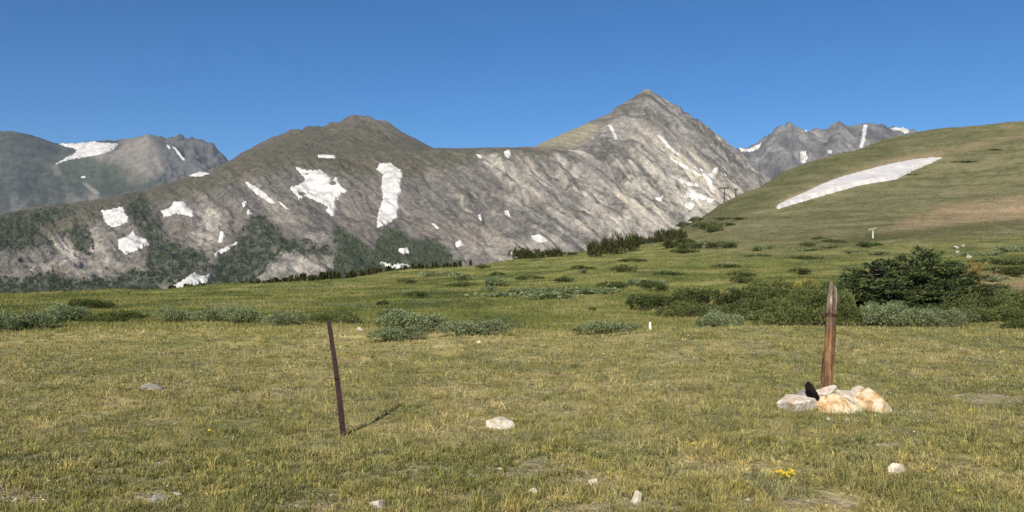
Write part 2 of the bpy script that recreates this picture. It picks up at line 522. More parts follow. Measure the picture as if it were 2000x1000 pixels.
def gullies(X, Y, ang, lam, octv, seed, stretch=6.0, warp=0.16):
    """ridge and gully relief running along the fall line (ang: its turn to the right of straight toward the viewer)"""
    s = X * math.cos(ang) + Y * math.sin(ang)
    a = -X * math.sin(ang) + Y * math.cos(ang)
    w = fbm(X / (lam * 2.5), Y / (lam * 2.5), 3, seed + 50) * lam * warp * 3
    s = s + w
    h = 0; amp = 1.0; tot = 0; l = lam
    for o in range(octv):
        n = pn(s / l, a / (l * stretch), seed + o * 3)
        h = h + amp * (.62 - 2.2 * np.abs(n)); tot += amp
        amp *= 0.52; l *= 0.47; stretch = max(3.0, stretch * .9)
    return h / tot

# ---- the long main ridge with its two summits
def build_main():
    K = [  # px, Ylow, pylow, Ycrest, pycrest, Ytop, pytop
        (-300, 1500, 580, 2200, 440, 2300, 436), (-100, 1500, 580, 2230, 430, 2330, 427), (0, 1500, 578, 2250, 423, 2350, 419), (60, 1510, 576, 2300, 410, 2400, 404), (130, 1530, 574, 2350, 402, 2450, 396),
        (200, 1560, 570, 2400, 393, 2500, 387), (280, 1600, 568, 2480, 376, 2580, 370), (340, 1630, 566, 2550, 360, 2650, 353), (400, 1660, 563, 2620, 344, 2720, 335),
        (450, 1690, 560, 2680, 325, 2850, 311), (480, 1710, 558, 2700, 318, 3050, 293), (530, 1740, 555, 2730, 309, 3400, 268), (560, 1760, 552, 2750, 304, 3550, 257), (600, 1780, 549, 2770, 302, 3700, 244), (622, 1800, 548, 2780, 302, 3780, 239), (655, 1820, 545, 2800, 301, 3850, 239),
        (690, 1840, 542, 2820, 299, 3900, 224), (722, 1860, 540, 2830, 297, 3850, 233), (760, 1880, 537, 2840, 295, 3750, 243), (800, 1910, 533, 2850, 294, 3600, 266), (848, 1940, 529, 2870, 293, 3400, 290),
        (900, 1980, 524, 2890, 293, 3250, 289), (950, 2010, 518, 2920, 293, 3250, 289), (1000, 2050, 512, 2950, 293, 3280, 288), (1050, 2100, 505, 2980, 296, 3400, 284), (1080, 2150, 502, 3010, 297, 3500, 269), (1110, 2200, 498, 3040, 298, 3600, 255),
        (1150, 2260, 494, 3080, 296, 3720, 239), (1180, 2320, 490, 3130, 288, 3800, 225), (1210, 2380, 487, 3180, 276, 3850, 205), (1235, 2420, 484, 3220, 268, 3880, 191), (1265, 2470, 480, 3260, 262, 3900, 171),
        (1290, 2500, 477, 3270, 268, 3890, 188), (1312, 2530, 475, 3280, 278, 3870, 205), (1350, 2570, 470, 3290, 300, 3830, 228), (1390, 2620, 465, 3300, 320, 3780, 255), (1420, 2660, 462, 3300, 338, 3730, 280),
        (1450, 2700, 460, 3290, 355, 3680, 305), (1480, 2740, 458, 3280, 375, 3620, 334), (1510, 2780, 458, 3260, 395, 3560, 358), (1570, 2850, 460, 3240, 430, 3480, 410), (1650, 2900, 470, 3240, 460, 3480, 452)]
    keys = [k[0] for k in K]
    pts = []
    for (p, yl, pl, yc, pc, yt, pt) in K:
        zl, zc, zt = zof(yl, pl), zof(yc, pc), zof(yt, pt)
        pts.append([(1150, -330), (yl, zl), (yl + (yc - yl) * .5, zl + (zc - zl) * .40), (yc, zc), (yt, zt), (yt + 500, zt - 260), (yt + 1300, -330)])
    px = np.linspace(-300, 1650, 940)
    rows = [14, 85, 105, 70, 16, 8]
    t, Y, Zz = profile_fan(px, keys, pts, rows, 1.2, 1.3)
    X = (px[None, :] - 1000) / F * Y
    P0, R0 = project(X, Y, Zz)
    T = np.broadcast_to(t[:, None], X.shape)
    P = np.broadcast_to(px[None, :], X.shape)
    amp = sstep(.5, 1.2, T) * (1 - .80 * sstep(3.2, 4.0, T))
    face = 1 - sstep(2.7, 3.05, T) * sstep(1170, 1100, P)           # plateau tops are smooth
    rugged = .55 + .45 * sstep(850, 1000, P)
    side = sstep(1285, 1330, P)                                       # the broken right flank of the main summit
    ang = R(33) + R(10) * fbm(X / 900, Y / 900, 2, 61)
    g1 = gullies(X, Y, R(34), 330, 6, 71, 8.0)
    g2 = gullies(X, Y, R(38), 110, 4, 83, 8.0)
    rough = fbm(X / 60, Y / 60, 5, 91, .6)
    Zn = Zz + amp * face * rugged * (48 * g1 + 32 * g2 + 9 * rough + 13 * gullies(X, Y, R(36), 48, 3, 121, 6.0)) + (1 - face) * sstep(4.0, 3.0, T) * 5 * rough
    summit = sstep(3.0, 3.4, T) * (1 - sstep(4.0, 4.6, T))
    Zn = Zn + summit * (8 * fbm(X / 120, Y / 120, 4, 95, .6) + side * 16 * (1 - 2 * np.abs(pn(X / 45, Y / 45, 96))) + sstep(1060, 1180, P) * 8 * g2 + sstep(540, 600, P) * sstep(830, 760, P) * (40 * g1 + 14 * g2 + 8 * rough))
    fan = Fan(px, Y, Zn)
    # ---- true colours: lichen-dark rock, tundra turf, pale scree, gritty tan
    rock = np.array([.178, .160, .136]); rockd = np.array([.100, .093, .078]); pale = np.array([.34, .318, .275]); tan = np.array([.42, .37, .29]); tun = np.array([.078, .076, .044]); tunb = np.array([.115, .098, .065]); grn = np.array([.038, .050, .026])
    n1 = fbm(X / 260, Y / 260, 4, 101); n2 = fbm(X / 60, Y / 60, 4, 102); n3 = fbm(X / 20, Y / 20, 3, 103)
    s = X * math.cos(R(35)) + Y * math.sin(R(35)) + 60 * n1; a = -X * math.sin(R(35)) + Y * math.cos(R(35))
    st = fbm(s / 62, a / 900, 3, 104) + .6 * fbm(s / 22, a / 420, 3, 105)          # streaks of debris down the fall line
    px_, py_ = project(X, Y, Zn)
    def A(poly, soft): return area(px_ + 14 * n2, py_ + 10 * n2, poly, soft)
    def blend(c, w, k): return c * (1 - w[..., None]) + k * w[..., None]
    c = rockd + (rock - rockd) * np.clip(.62 + .8 * n1 + .5 * n2 + .6 * n3, 0, 1.2)[..., None]
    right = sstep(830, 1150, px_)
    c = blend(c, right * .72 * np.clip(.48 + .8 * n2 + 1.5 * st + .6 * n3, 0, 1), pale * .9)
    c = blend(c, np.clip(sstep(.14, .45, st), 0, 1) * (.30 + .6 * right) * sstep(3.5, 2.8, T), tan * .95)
    c = blend(c, np.clip(sstep(-.10, -.4, st + .4 * n3), 0, 1) * (.36 + .12 * right), rockd * .9)
    # turf on the plateau, the crest and the left shoulder
    w = np.maximum.reduce([
        A([(420, 330), (470, 300), (600, 240), (700, 226), (800, 262), (850, 288), (1060, 284), (1100, 292), (1060, 305), (960, 305), (880, 325), (800, 345), (690, 345), (560, 330), (480, 350), (430, 345)], 16) * .88,
        A([(-300, 420), (0, 410), (200, 380), (400, 335), (470, 320), (480, 345), (400, 375), (300, 400), (230, 430), (150, 450), (0, 480), (-300, 500)], 18) * .85,
        A([(1130, 240), (1230, 188), (1265, 176), (1285, 188), (1240, 215), (1200, 240), (1150, 258)], 8) * .45])
    c = blend(c, np.clip(w + .35 * n2, 0, 1) * sstep(0, .3, w), tun + (tunb - tun) * np.clip(.5 + n2 + n3, 0, 1)[..., None])
    c = blend(c, sstep(.1, .5, n1 + .5 * n2) * .4 * sstep(900, 700, px_), tunb)
    # sandy shelf left of the main summit, its sunlit brightness painted into the colour
    w = A([(1035, 284), (1060, 270), (1110, 252), (1150, 240), (1165, 246), (1150, 270), (1110, 288), (1050, 290)], 9)
    c = blend(c, w * .7, np.array([.30, .26, .16]))
    # pale debris fans
    w = np.maximum.reduce([
        A([(1130, 370), (1160, 365), (1200, 420), (1250, 455), (1210, 468), (1170, 430)], 12) * .8,
        A([(930, 305), (975, 300), (1010, 345), (1045, 395), (1020, 400), (985, 350)], 10) * .7,
        A([(1240, 300), (1300, 330), (1390, 400), (1370, 430), (1290, 410), (1230, 370), (1200, 330)], 20) * 1.0,
        A([(1080, 320), (1120, 330), (1180, 400), (1150, 410)], 10) * .6,
        A([(1230, 400), (1310, 420), (1300, 450), (1200, 460)], 16) * .7,
        A([(180, 430), (215, 440), (230, 520), (195, 540), (160, 520)], 16) * .45,
        A([(100, 455), (130, 470), (170, 520), (190, 545), (170, 550), (120, 500)], 10) * .7,
        A([(-20, 545), (50, 535), (60, 520), (110, 500), (100, 525), (60, 550), (-20, 560)], 10) * .5,
        A([(395, 400), (440, 420), (430, 480), (395, 500), (370, 480), (380, 430)], 16) * .55,
        A([(420, 500), (390, 520), (330, 560), (310, 565), (350, 530), (400, 490)], 10) * .6,
        A([(600, 455), (650, 462), (640, 480), (600, 478)], 9) * .35,
        A([(530, 500), (600, 490), (680, 515), (660, 530), (560, 545), (500, 550)], 14) * .5,
        A([(850, 470), (1000, 470), (1100, 480), (1040, 500), (900, 510)], 14) * .3])
    c = blend(c, np.clip(w * (.75 + 1.1 * n2 + .8 * st + .5 * n3), 0, 1), pale * .7 + tan * .42)
    # rosy scree in the middle
    w = A([(640, 390), (720, 380), (740, 440), (700, 470), (650, 440)], 24) * .4 + A([(790, 430), (900, 440), (1000, 470), (880, 490), (820, 465)], 20) * .5
    c = blend(c, np.clip(w, 0, 1), np.array([.205, .17, .14]))
    # brushy green low on the face
    w = np.maximum.reduce([np.clip(A(p, 9), 0, 1) for p in FOREST]) * np.clip(.80 + 1.2 * n2 + .6 * n3, 0, 1)
    c = blend(c, w * .85, grn)
    w = A([(655, 440), (690, 462), (725, 485), (745, 455), (775, 440), (800, 470), (850, 468), (885, 500), (870, 520), (700, 545), (640, 540), (655, 500)], 8)
    c = blend(c, w * .75, np.array([.052, .066, .032]))
    m = mat_rockface('mountain_rock', .06, .25, 6.0, .36, fall=True)
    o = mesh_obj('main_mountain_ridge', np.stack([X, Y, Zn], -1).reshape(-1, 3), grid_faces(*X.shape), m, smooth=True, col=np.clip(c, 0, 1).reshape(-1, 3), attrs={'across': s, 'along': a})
    tag(o, kind='structure')
    return fan

FOREST = [
    [(-40, 540), (60, 548), (80, 530), (140, 545), (230, 545), (260, 525), (310, 545), (320, 585), (-40, 600)],
    [(246, 380), (282, 378), (300, 420), (322, 470), (360, 480), (415, 500), (400, 525), (345, 560), (300, 560), (285, 520), (292, 480), (272, 440), (250, 420)],
    [(488, 425), (515, 420), (560, 465), (640, 480), (650, 500), (560, 495), (520, 520), (490, 560), (395, 560), (410, 525), (440, 490), (470, 460)],
    [(655, 440), (690, 462), (725, 485), (745, 455), (775, 440), (800, 470), (850, 468), (885, 500), (870, 520), (700, 545), (640, 540), (655, 500)],
    [(-40, 420), (60, 412), (130, 400), (150, 420), (70, 440), (100, 475), (40, 490), (-40, 490)],
    [(120, 455), (170, 440), (185, 480), (175, 500), (150, 485)],
    [(640, 525), (720, 510), (800, 505), (900, 510), (900, 530), (640, 560)],
]
MAIN = build_main()

def build_range(name, K, px, Ybase, zbase, seed, colour, amp, lam, ang, rows=(50, 60, 8), jag=10.0, cmul=1.0, bump=10.0, side=None, midf=.5):
    keys = [k[0] for k in K]
    pts = []
    for (p, yt, pt) in K:
        zt = zof(yt, pt)
        pts.append([(Ybase, zbase), (Ybase + (yt - Ybase) * midf, zbase + (zt - zbase) * .42), (yt, zt), (yt + 1500, zbase)])
    t, Y, Zz = profile_fan(px, keys, pts, rows, .8, .8)
    X = (px[None, :] - 1000) / F * Y
    T = np.broadcast_to(t[:, None], X.shape)
    g1 = gullies(X, Y, ang, lam, 6, seed, 4.5)
    g2 = gullies(X, Y, ang * .6, lam * .35, 4, seed + 20, 4.0)
    rough = fbm(X / 120, Y / 120, 5, seed + 40, .6)
    k = np.ones(X.shape) if side is None else side(np.broadcast_to(px, X.shape))
    top = 1 - .72 * sstep(1.6, 2.0, T)
    Zn = Zz + sstep(0, .3, T) * top * k * amp * (g1 + .45 * g2 + .35 * rough) + sstep(1.6, 2.0, T) * (1 - sstep(2.0, 2.5, T)) * jag * k * (rough + g2)
    fan = Fan(px, Y, Zn)
    px_, py_ = project(X, Y, Zn)
    c = colour(X, Y, px_, py_, seed) * cmul
    o = mesh_obj(name, np.stack([X, Y, Zn], -1).reshape(-1, 3), grid_faces(*X.shape), mat_rockface(name + '_rock', .016, .07, bump, .28), smooth=True, col=np.clip(c, 0, 1).reshape(-1, 3))
    tag(o, kind='structure')
    return fan

def col_left(X, Y, px, py, seed):
    n1 = fbm(X / 500, Y / 500, 4, seed + 1); n2 = fbm(X / 110, Y / 110, 4, seed + 2)
    s = X * math.cos(R(30)) + Y * math.sin(R(30)); a = -X * math.sin(R(30)) + Y * math.cos(R(30))
    st = fbm(s / 90, a / 900, 4, seed + 3)
    c = np.array([.050, .058, .048]) + np.array([.045, .042, .036]) * np.clip(.4 + n1 + n2, 0, 1)[..., None]
    def A(poly, soft): return area(px + 8 * n2, py + 6 * n2, poly, soft)
    def blend(c, w, k): return c * (1 - w[..., None]) + k * w[..., None]
    c = blend(c, A([(228, 290), (240, 275), (290, 262), (310, 290), (322, 330), (290, 350), (250, 358), (230, 330), (195, 315), (180, 305)], 10) * .9, np.array([.21, .185, .155]))
    c = blend(c, A([(300, 262), (420, 268), (450, 310), (380, 350), (330, 360), (322, 320)], 8) * np.clip(.75 + .9 * st, 0, 1), np.array([.105, .102, .098]))
    c = blend(c, A([(20, 378), (190, 378), (240, 400), (100, 420), (0, 420)], 10) * np.clip(.5 + 2.2 * st, 0, 1) * .6, np.array([.22, .20, .175]))
    c = blend(c, A([(100, 320), (240, 315), (290, 350), (200, 372), (90, 350)], 14) * .6, np.array([.06, .072, .04]))
    c = blend(c, A([(100, 322), (112, 318), (118, 340), (108, 345)], 4) * .7, np.array([.2, .18, .15]))
    c = blend(c, A([(165, 360), (175, 362), (195, 378), (188, 382)], 3) * .8, np.array([.28, .25, .2]))
    return c

def build_left():
    K = [(-250, 6100, 285), (-100, 6150, 262), (-40, 6200, 256), (0, 6200, 253), (20, 6200, 253), (60, 6220, 262), (95, 6250, 272), (118, 6300, 279), (150, 6350, 277), (180, 6400, 273), (230, 6450, 271),
         (265, 6450, 266), (290, 6400, 260), (305, 6400, 264), (325, 6400, 267), (360, 6400, 265), (395, 6400, 268), (412, 6350, 276), (428, 6300, 290), (445, 6250, 304), (480, 6200, 330), (560, 6100, 380)]
    def side(p): return .35 + 1.3 * sstep(295, 335, p)
    return build_range('far_mountain_left', K, np.linspace(-250, 560, 380), 3900, -100, 201, col_left, 60, 420, R(28), jag=14, side=side)
LEFT = build_left()

def col_right(X, Y, px, py, seed):
    n1 = fbm(X / 400, Y / 400, 4, seed + 1); n2 = fbm(X / 90, Y / 90, 4, seed + 2)
    c = np.array([.085, .082, .080]) + np.array([.13, .122, .108]) * np.clip(.45 + n1 + .9 * n2, 0, 1)[..., None]
    return c
def build_right():
    K = [(1360, 5200, 330), (1400, 5300, 312), (1430, 5400, 294), (1447, 5500, 290), (1475, 5600, 281), (1490, 5600, 270), (1505, 5600, 258), (1520, 5600, 246), (1545, 5600, 238), (1560, 5600, 249), (1580, 5600, 251), (1600, 5600, 250),
         (1620, 5600, 246), (1630, 5600, 240), (1641, 5600, 233), (1652, 5600, 240), (1668, 5600, 246), (1690, 5600, 240), (1708, 5600, 241), (1722, 5600, 238), (1735, 5600, 246), (1750, 5600, 248), (1775, 5600, 250), (1800, 5600, 262), (1860, 5600, 280), (1960, 5600, 310)]
    return build_range('far_mountain_right', K, np.linspace(1360, 1960, 330), 3700, -50, 301, col_right, 80, 260, R(20), jag=20)
RIGHT = build_right()

# ================================================================== SNOW
M_SNOW = mat_snow(); M_SNOWN = mat_snow_near()
class MeadowHit:
    def hit(self, px, py): return at(px, py)
MEADOW = MeadowHit()

def snow(label, fan, poly, step=1.4, lump=.35, thick=5.0, ragged=2.5, mat=None, holes=(), jump=60.0, nfreq=9.0, group='snow patches on the mountains'):
    poly = np.array(poly, float)
    x0, y0 = poly.min(0) - 4; x1, y1 = poly.max(0) + 4
    gx = np.arange(x0, x1, step); gy = np.arange(y0, y1, step)
    PX, PY = np.meshgrid(gx, gy)
    d = sdf_poly(PX, PY, poly)
    d = d + ragged * 1.1 * (1.5 * fbm(PX / nfreq, PY / nfreq, 4, 401, .6) + 1.1 * fbm(PX / 4.0, PY / 4.0, 2, 403))
    for (hx, hy, hr) in holes:
        d = np.minimum(d, np.hypot(PX - hx, (PY - hy) * 1.4) - hr + 2 * fbm(PX / 4, PY / 4, 2, 402))
    H = fan.hit(PX.ravel(), PY.ravel()).reshape(PX.shape + (3,))
    lift = thick * np.clip(d / 2.5, -1.0, 1.0)
    Pn = H.copy()
    Pn[..., 2] += lift
    Pn[..., 1] -= lift * .5
    lift = lift + thick * lump * fbm(PX / 11, PY / 11, 3, 405) * np.clip(d / 4, 0, 1)
    inside = d > -step * 1.6
    ok = inside & np.isfinite(H).all(-1)
    q = ok[:-1, :-1] & ok[1:, :-1] & ok[:-1, 1:] & ok[1:, 1:]
    yy = np.stack([H[:-1, :-1, 1], H[1:, :-1, 1], H[:-1, 1:, 1], H[1:, 1:, 1]], 0)
    with np.errstate(invalid='ignore'):
        q &= (np.nanmax(np.where(np.isfinite(yy), yy, 0), 0) - np.nanmin(np.where(np.isfinite(yy), yy, 1e9), 0)) < jump
    # one patch is one piece: keep its largest island
    lab = np.where(q, np.arange(q.size).reshape(q.shape) + 1, 0)
    while True:
        m_ = np.pad(lab, 1)
        nb = np.max([m_[1 + i:m_.shape[0] - 1 + i, 1 + j:m_.shape[1] - 1 + j] for i in (-1, 0, 1) for j in (-1, 0, 1) if i * j == 0], 0)
        nb = np.where(q, nb, 0)
        if (nb == lab).all(): break
        lab = nb
    ids, cnt = np.unique(lab[lab > 0], return_counts=True)
    if len(ids) > 1: q = lab == ids[np.argmax(cnt)]
    f = grid_faces(*PX.shape).reshape(PX.shape[0] - 1, PX.shape[1] - 1, 4)[q]
    if len(f) == 0: return None
    f = f[:, ::-1]
    used, inv = np.unique(f.ravel(), return_inverse=True)
    V = Pn.reshape(-1, 3)[used]
    base = V.mean(0)
    o = mesh_obj('snow_patch', V - base, inv.reshape(-1, 4), mat or M_SNOW, smooth=True)
    o.location = base
    return tag(o, label, 'snow patch', group)

snow('large ragged snowfield with dark rock holes in the middle of the main ridge face', MAIN, [(576, 326), (600, 333), (625, 333), (640, 342), (650, 352), (658, 345), (668, 366), (678, 374), (662, 382), (655, 395), (657, 415), (646, 424), (636, 410), (630, 398), (612, 390), (598, 384), (584, 388), (564, 366), (585, 362), (596, 352), (588, 340)], holes=[(650, 358, 6.5), (634, 406, 6.5), (590, 379, 6), (600, 340, 3)])
snow('tall upright white snow chute on the main ridge face', MAIN, [(742, 320), (764, 319), (786, 336), (784, 360), (780, 388), (776, 424), (752, 440), (736, 445), (738, 420), (748, 386), (744, 356), (748, 340), (734, 330)], ragged=1.8)
snow('narrow slanting snow strip left of the large ragged snowfield', MAIN, [(478, 354), (492, 360), (518, 377), (538, 396), (530, 398), (505, 382), (486, 366)], ragged=1.2)
snow('thin grey snow strip just below the narrow slanting one', MAIN, [(540, 392), (552, 397), (566, 410), (558, 408)], ragged=1.0)
snow('small flat snow bar high on the plateau edge under the rounded summit', MAIN, [(620, 302), (654, 303), (656, 309), (622, 308)], ragged=.8)
snow('upper of two blocky snow patches on the left slope', MAIN, [(198, 412), (218, 410), (241, 403), (247, 418), (255, 430), (236, 440), (217, 444), (205, 432)], ragged=2)
snow('lower hooked snow patch on the left slope', MAIN, [(229, 470), (250, 462), (262, 448), (268, 464), (286, 468), (290, 478), (266, 490), (246, 497), (233, 486)], ragged=2)
snow('arched snow patch right of the blocky pair', MAIN, [(314, 412), (330, 408), (342, 394), (360, 394), (366, 405), (379, 414), (379, 424), (345, 417), (320, 424)], ragged=1.8)
snow('low snow patch just above the meadow brink at left', MAIN, [(340, 560), (362, 546), (378, 533), (392, 540), (414, 538), (406, 552), (386, 556), (372, 562), (350, 568)], ragged=3)
snow('small upright snow spot above the dark forest patch', MAIN, [(425, 474), (431, 450), (439, 455), (437, 474)], ragged=1.4)
snow('pale snow streak along the edge of the dark forest', MAIN, [(418, 496), (440, 484), (462, 474), (462, 480), (440, 492), (420, 502)], ragged=2)
snow('tiny upper snow dot left of the slanting strip', MAIN, [(472, 396), (482, 393), (485, 400), (475, 404)], ragged=1)
snow('tiny lower snow dot above the forest edge', MAIN, [(480, 412), (488, 410), (492, 418), (484, 420)], ragged=1)
snow('long thin snow line lying on the left ridge crest', MAIN, [(366, 345), (390, 335), (410, 339), (395, 344)], ragged=.8)
snow('small round snow spot low on the scree right of the green hollow', MAIN, [(888, 474), (900, 470), (906, 479), (892, 483)], ragged=1)
snow('small wedge of snow low on the scree beneath two snow dots', MAIN, [(1038, 461), (1052, 458), (1062, 463), (1070, 471), (1056, 474), (1042, 469)], ragged=1)
snow('left snow dot of a pair on the gullied face', MAIN, [(934, 419), (942, 418), (942, 432), (936, 431)], ragged=.8)
snow('right snow dot of a pair on the gullied face', MAIN, [(984, 412), (993, 411), (999, 428), (997, 435), (989, 424)], ragged=.8)
snow('faint short snow dash on the gullied scree', MAIN, [(843, 436), (850, 438), (858, 446), (852, 447)], ragged=.8)
snow('small snow pocket at the plateau lip, left one', MAIN, [(930, 301), (940, 303), (944, 309), (934, 308)], ragged=.8)
snow('small snow pocket at the plateau lip, right one', MAIN, [(984, 296), (994, 292), (999, 298), (994, 309), (986, 305)], ragged=.8)
snow('snow fragments at the bottom of the green hollow', MAIN, [(740, 512), (752, 514), (766, 520), (784, 516), (800, 520), (780, 526), (756, 524)], ragged=3)
snow('white rubble snow in the green hollow', MAIN, [(778, 487), (796, 484), (800, 494), (784, 496)], ragged=2)
snow('snow spot beside a dark knoll right of the hollow', MAIN, [(996, 492), (1008, 488), (1010, 498), (1000, 500)], ragged=1)
snow('thin snow gully high on the left side of the main peak', MAIN, [(1187, 243), (1194, 245), (1204, 264), (1210, 285), (1214, 296), (1206, 290), (1200, 270)], ragged=1)
snow('bright straight snow gully in the middle of the main peak', MAIN, [(1284, 264), (1293, 267), (1310, 285), (1328, 302), (1320, 301), (1300, 285)], ragged=.8)
snow('long thin snow line running down to the forked snow', MAIN, [(1306, 306), (1322, 314), (1352, 330), (1372, 342), (1366, 344), (1340, 330), (1316, 316)], ragged=1.2)
snow('forked snow couloir at the right foot of the main peak', MAIN, [(1366, 328), (1374, 332), (1386, 340), (1396, 328), (1408, 324), (1402, 336), (1394, 346), (1392, 360), (1396, 378), (1388, 374), (1382, 356), (1374, 346)], ragged=1.2)
snow('broad ragged snow apron under the forked couloir', MAIN, [(1338, 376), (1350, 370), (1366, 380), (1384, 386), (1394, 391), (1388, 397), (1372, 390), (1358, 392), (1344, 385)], ragged=3.8)
snow('broken snow band left of the forked couloir', MAIN, [(1310, 343), (1322, 346), (1344, 356), (1362, 359), (1366, 365), (1350, 364), (1334, 359), (1318, 350)], ragged=3.4)
snow('snow notch shaped like a tick on the pale slabs', MAIN, [(1278, 384), (1290, 386), (1298, 374), (1304, 368), (1302, 380), (1292, 394), (1282, 392)], ragged=1.2)
snow('lowest snow scrap on the pale slabs above the hillside', MAIN, [(1338, 398), (1352, 394), (1358, 402), (1350, 410), (1340, 406)], ragged=1.8)
snow('small snow dab on the right shoulder of the main peak', MAIN, [(1408, 337), (1416, 338), (1420, 344), (1412, 344)], ragged=.6)
snow('tiny snow dab high on the right ridge of the main peak', MAIN, [(1404, 281), (1412, 282), (1413, 286), (1406, 286)], ragged=.5)
FS = 'snow patches on the far mountains'
snow('broad snowfield in the saddle of the far left mountain', LEFT, [(114, 281), (150, 280), (180, 277), (182, 276), (200, 279), (230, 280), (224, 292), (206, 299), (184, 304), (160, 308), (136, 312), (110, 320), (128, 308), (148, 300), (150, 292), (136, 288)], thick=10, jump=300, ragged=1.5, group=FS)
snow('thin slanting snow gully on the far left cliffs', LEFT, [(336, 286), (344, 289), (356, 302), (362, 314), (356, 312), (346, 300)], thick=8, jump=200, ragged=.8, group=FS)
snow('short faint snow gully left of the thin slanting one', LEFT, [(325, 283), (330, 284), (334, 291), (330, 291)], thick=8, jump=200, ragged=.6, group=FS)
snow('speck of snow low on the far left mountain', LEFT, [(158, 345), (166, 343), (168, 347), (160, 348)], thick=8, jump=200, ragged=.6, group=FS)
snow('snow wedge in the notch beside the main peak', RIGHT, [(1443, 289), (1462, 291), (1476, 284), (1487, 279), (1482, 290), (1470, 296), (1448, 296)], thick=8, jump=300, ragged=1, group=FS)
snow('upright snow smear under the first far right summit', RIGHT, [(1564, 297), (1574, 294), (1577, 306), (1573, 318), (1566, 320), (1563, 308)], thick=8, jump=300, ragged=1.6, group=FS)
snow('steep snow couloir right of the pointed far right summit', RIGHT, [(1686, 244), (1696, 243), (1692, 258), (1690, 274), (1684, 288), (1678, 289), (1683, 270)], thick=8, jump=300, ragged=1, group=FS)
snow('snow cap on the ridge between the two far right summits', RIGHT, [(1570, 252), (1582, 250), (1588, 254), (1576, 257)], thick=8, jump=300, ragged=1, group=FS)
snow('snow dot above the hillside below the pointed summit', RIGHT, [(1616, 294), (1624, 292), (1626, 298), (1618, 301)], thick=8, jump=300, ragged=1, group=FS)
snow('snow cap on the far right ridge where it meets the hillside', RIGHT, [(1738, 250), (1752, 248), (1770, 249), (1778, 258), (1768, 261), (1758, 255), (1744, 254)], thick=8, jump=300, ragged=1, group=FS)
snow('long tapering grey snow bank lying across the grassy hillside', MEADOW, [(1514, 405), (1540, 392), (1575, 376), (1600, 364), (1640, 348), (1690, 334), (1740, 321), (1790, 312), (1841, 307), (1822, 317), (1790, 330), (1752, 350), (1715, 356), (1680, 362), (1630, 376), (1580, 390), (1540, 402), (1520, 408)], step=1.8, lump=.06, thick=1.0, ragged=.6, mat=M_SNOWN, jump=60, nfreq=14, group='snow bank on the hillside')

# ================================================================== VEGETATION
def leaf_mat(name, trans=.3, var=.25, scale=3.0, tint=(1.2, 1.2, .6)):
    t = NT(name)
    n = t.noise(scale, 3, .6, t.pos())
    c = t.scale_col(t.attr('Col'), t.rng(n, .3, .7, 1 - var, 1 + var))
    return t.leafy(c, trans, tint)
M_GRASS = leaf_mat('grass_blades', .28, .12, 1.5)
M_WILLOW = leaf_mat('willow_leaves', .22, .22, 2.0)
M_NEEDLE = leaf_mat('spruce_needles', .10, .2, 2.5)
M_FOREST = leaf_mat('forest_needles', .05, .25, .05)
def bark_mat(name, a, b):
    t = NT(name)
    n = t.noise(9, 5, .7, t.mapping(t.obj(), (1, 1, .25)))
    return t.surface(t.ramp(n, [(.3, a), (.7, b)]), .9, .1, t.bump(n, .6, .01))
M_BARK = bark_mat('bark', (.05, .038, .028), (.13, .10, .075))

def tube(pts, rad, n=4):
    """tapered tube through points; returns verts, tri faces"""
    pts = np.asarray(pts, float); rad = np.broadcast_to(rad, (len(pts),))
    V = []; Fc = []
    for i, p in enumerate(pts):
        d = pts[min(i + 1, len(pts) - 1)] - pts[max(i - 1, 0)]
        d = d / (np.linalg.norm(d) + 1e-9)
        u = np.cross(d, [.31, .9, .2]); u /= np.linalg.norm(u) + 1e-9
        w = np.cross(d, u)
        for k in range(n):
            a = 2 * math.pi * k / n
            V.append(p + rad[i] * (math.cos(a) * u + math.sin(a) * w))
    for i in range(len(pts) - 1):
        for k in range(n):
            a = i * n + k; b = i * n + (k + 1) % n
            Fc += [(a, b, b + n), (a, b + n, a + n)]
    e = (len(pts) - 1) * n
    for k in range(1, n - 1): Fc.append((e, e + k, e + k + 1))
    return np.array(V), np.array(Fc, dtype=np.int32)
def joined(parts):
    V = []; Fc = []; o = 0
    for v, f in parts:
        V.append(v); Fc.append(f + o); o += len(v)
    return np.concatenate(V), np.concatenate(Fc)

def leaves(P, N, L, W, r):
    """rhombic leaves at P with long axis N; returns verts (4n) and tris (2n)"""
    n = len(P)
    rv = r.normal(size=(n, 3))
    S = np.cross(N, rv); S /= np.linalg.norm(S, axis=1, keepdims=True) + 1e-9
    L = np.broadcast_to(L, (n,))[:, None]; W = np.broadcast_to(W, (n,))[:, None]
    V = np.stack([P, P + N * L * .5 + S * W * .5, P + N * L, P + N * L * .5 - S * W * .5], 1).reshape(-1, 3)
    b = np.arange(n)[:, None] * 4
    Fc = np.stack([b + [0, 1, 2], b + [0, 2, 3]], 1).reshape(-1, 3)
    return V, Fc

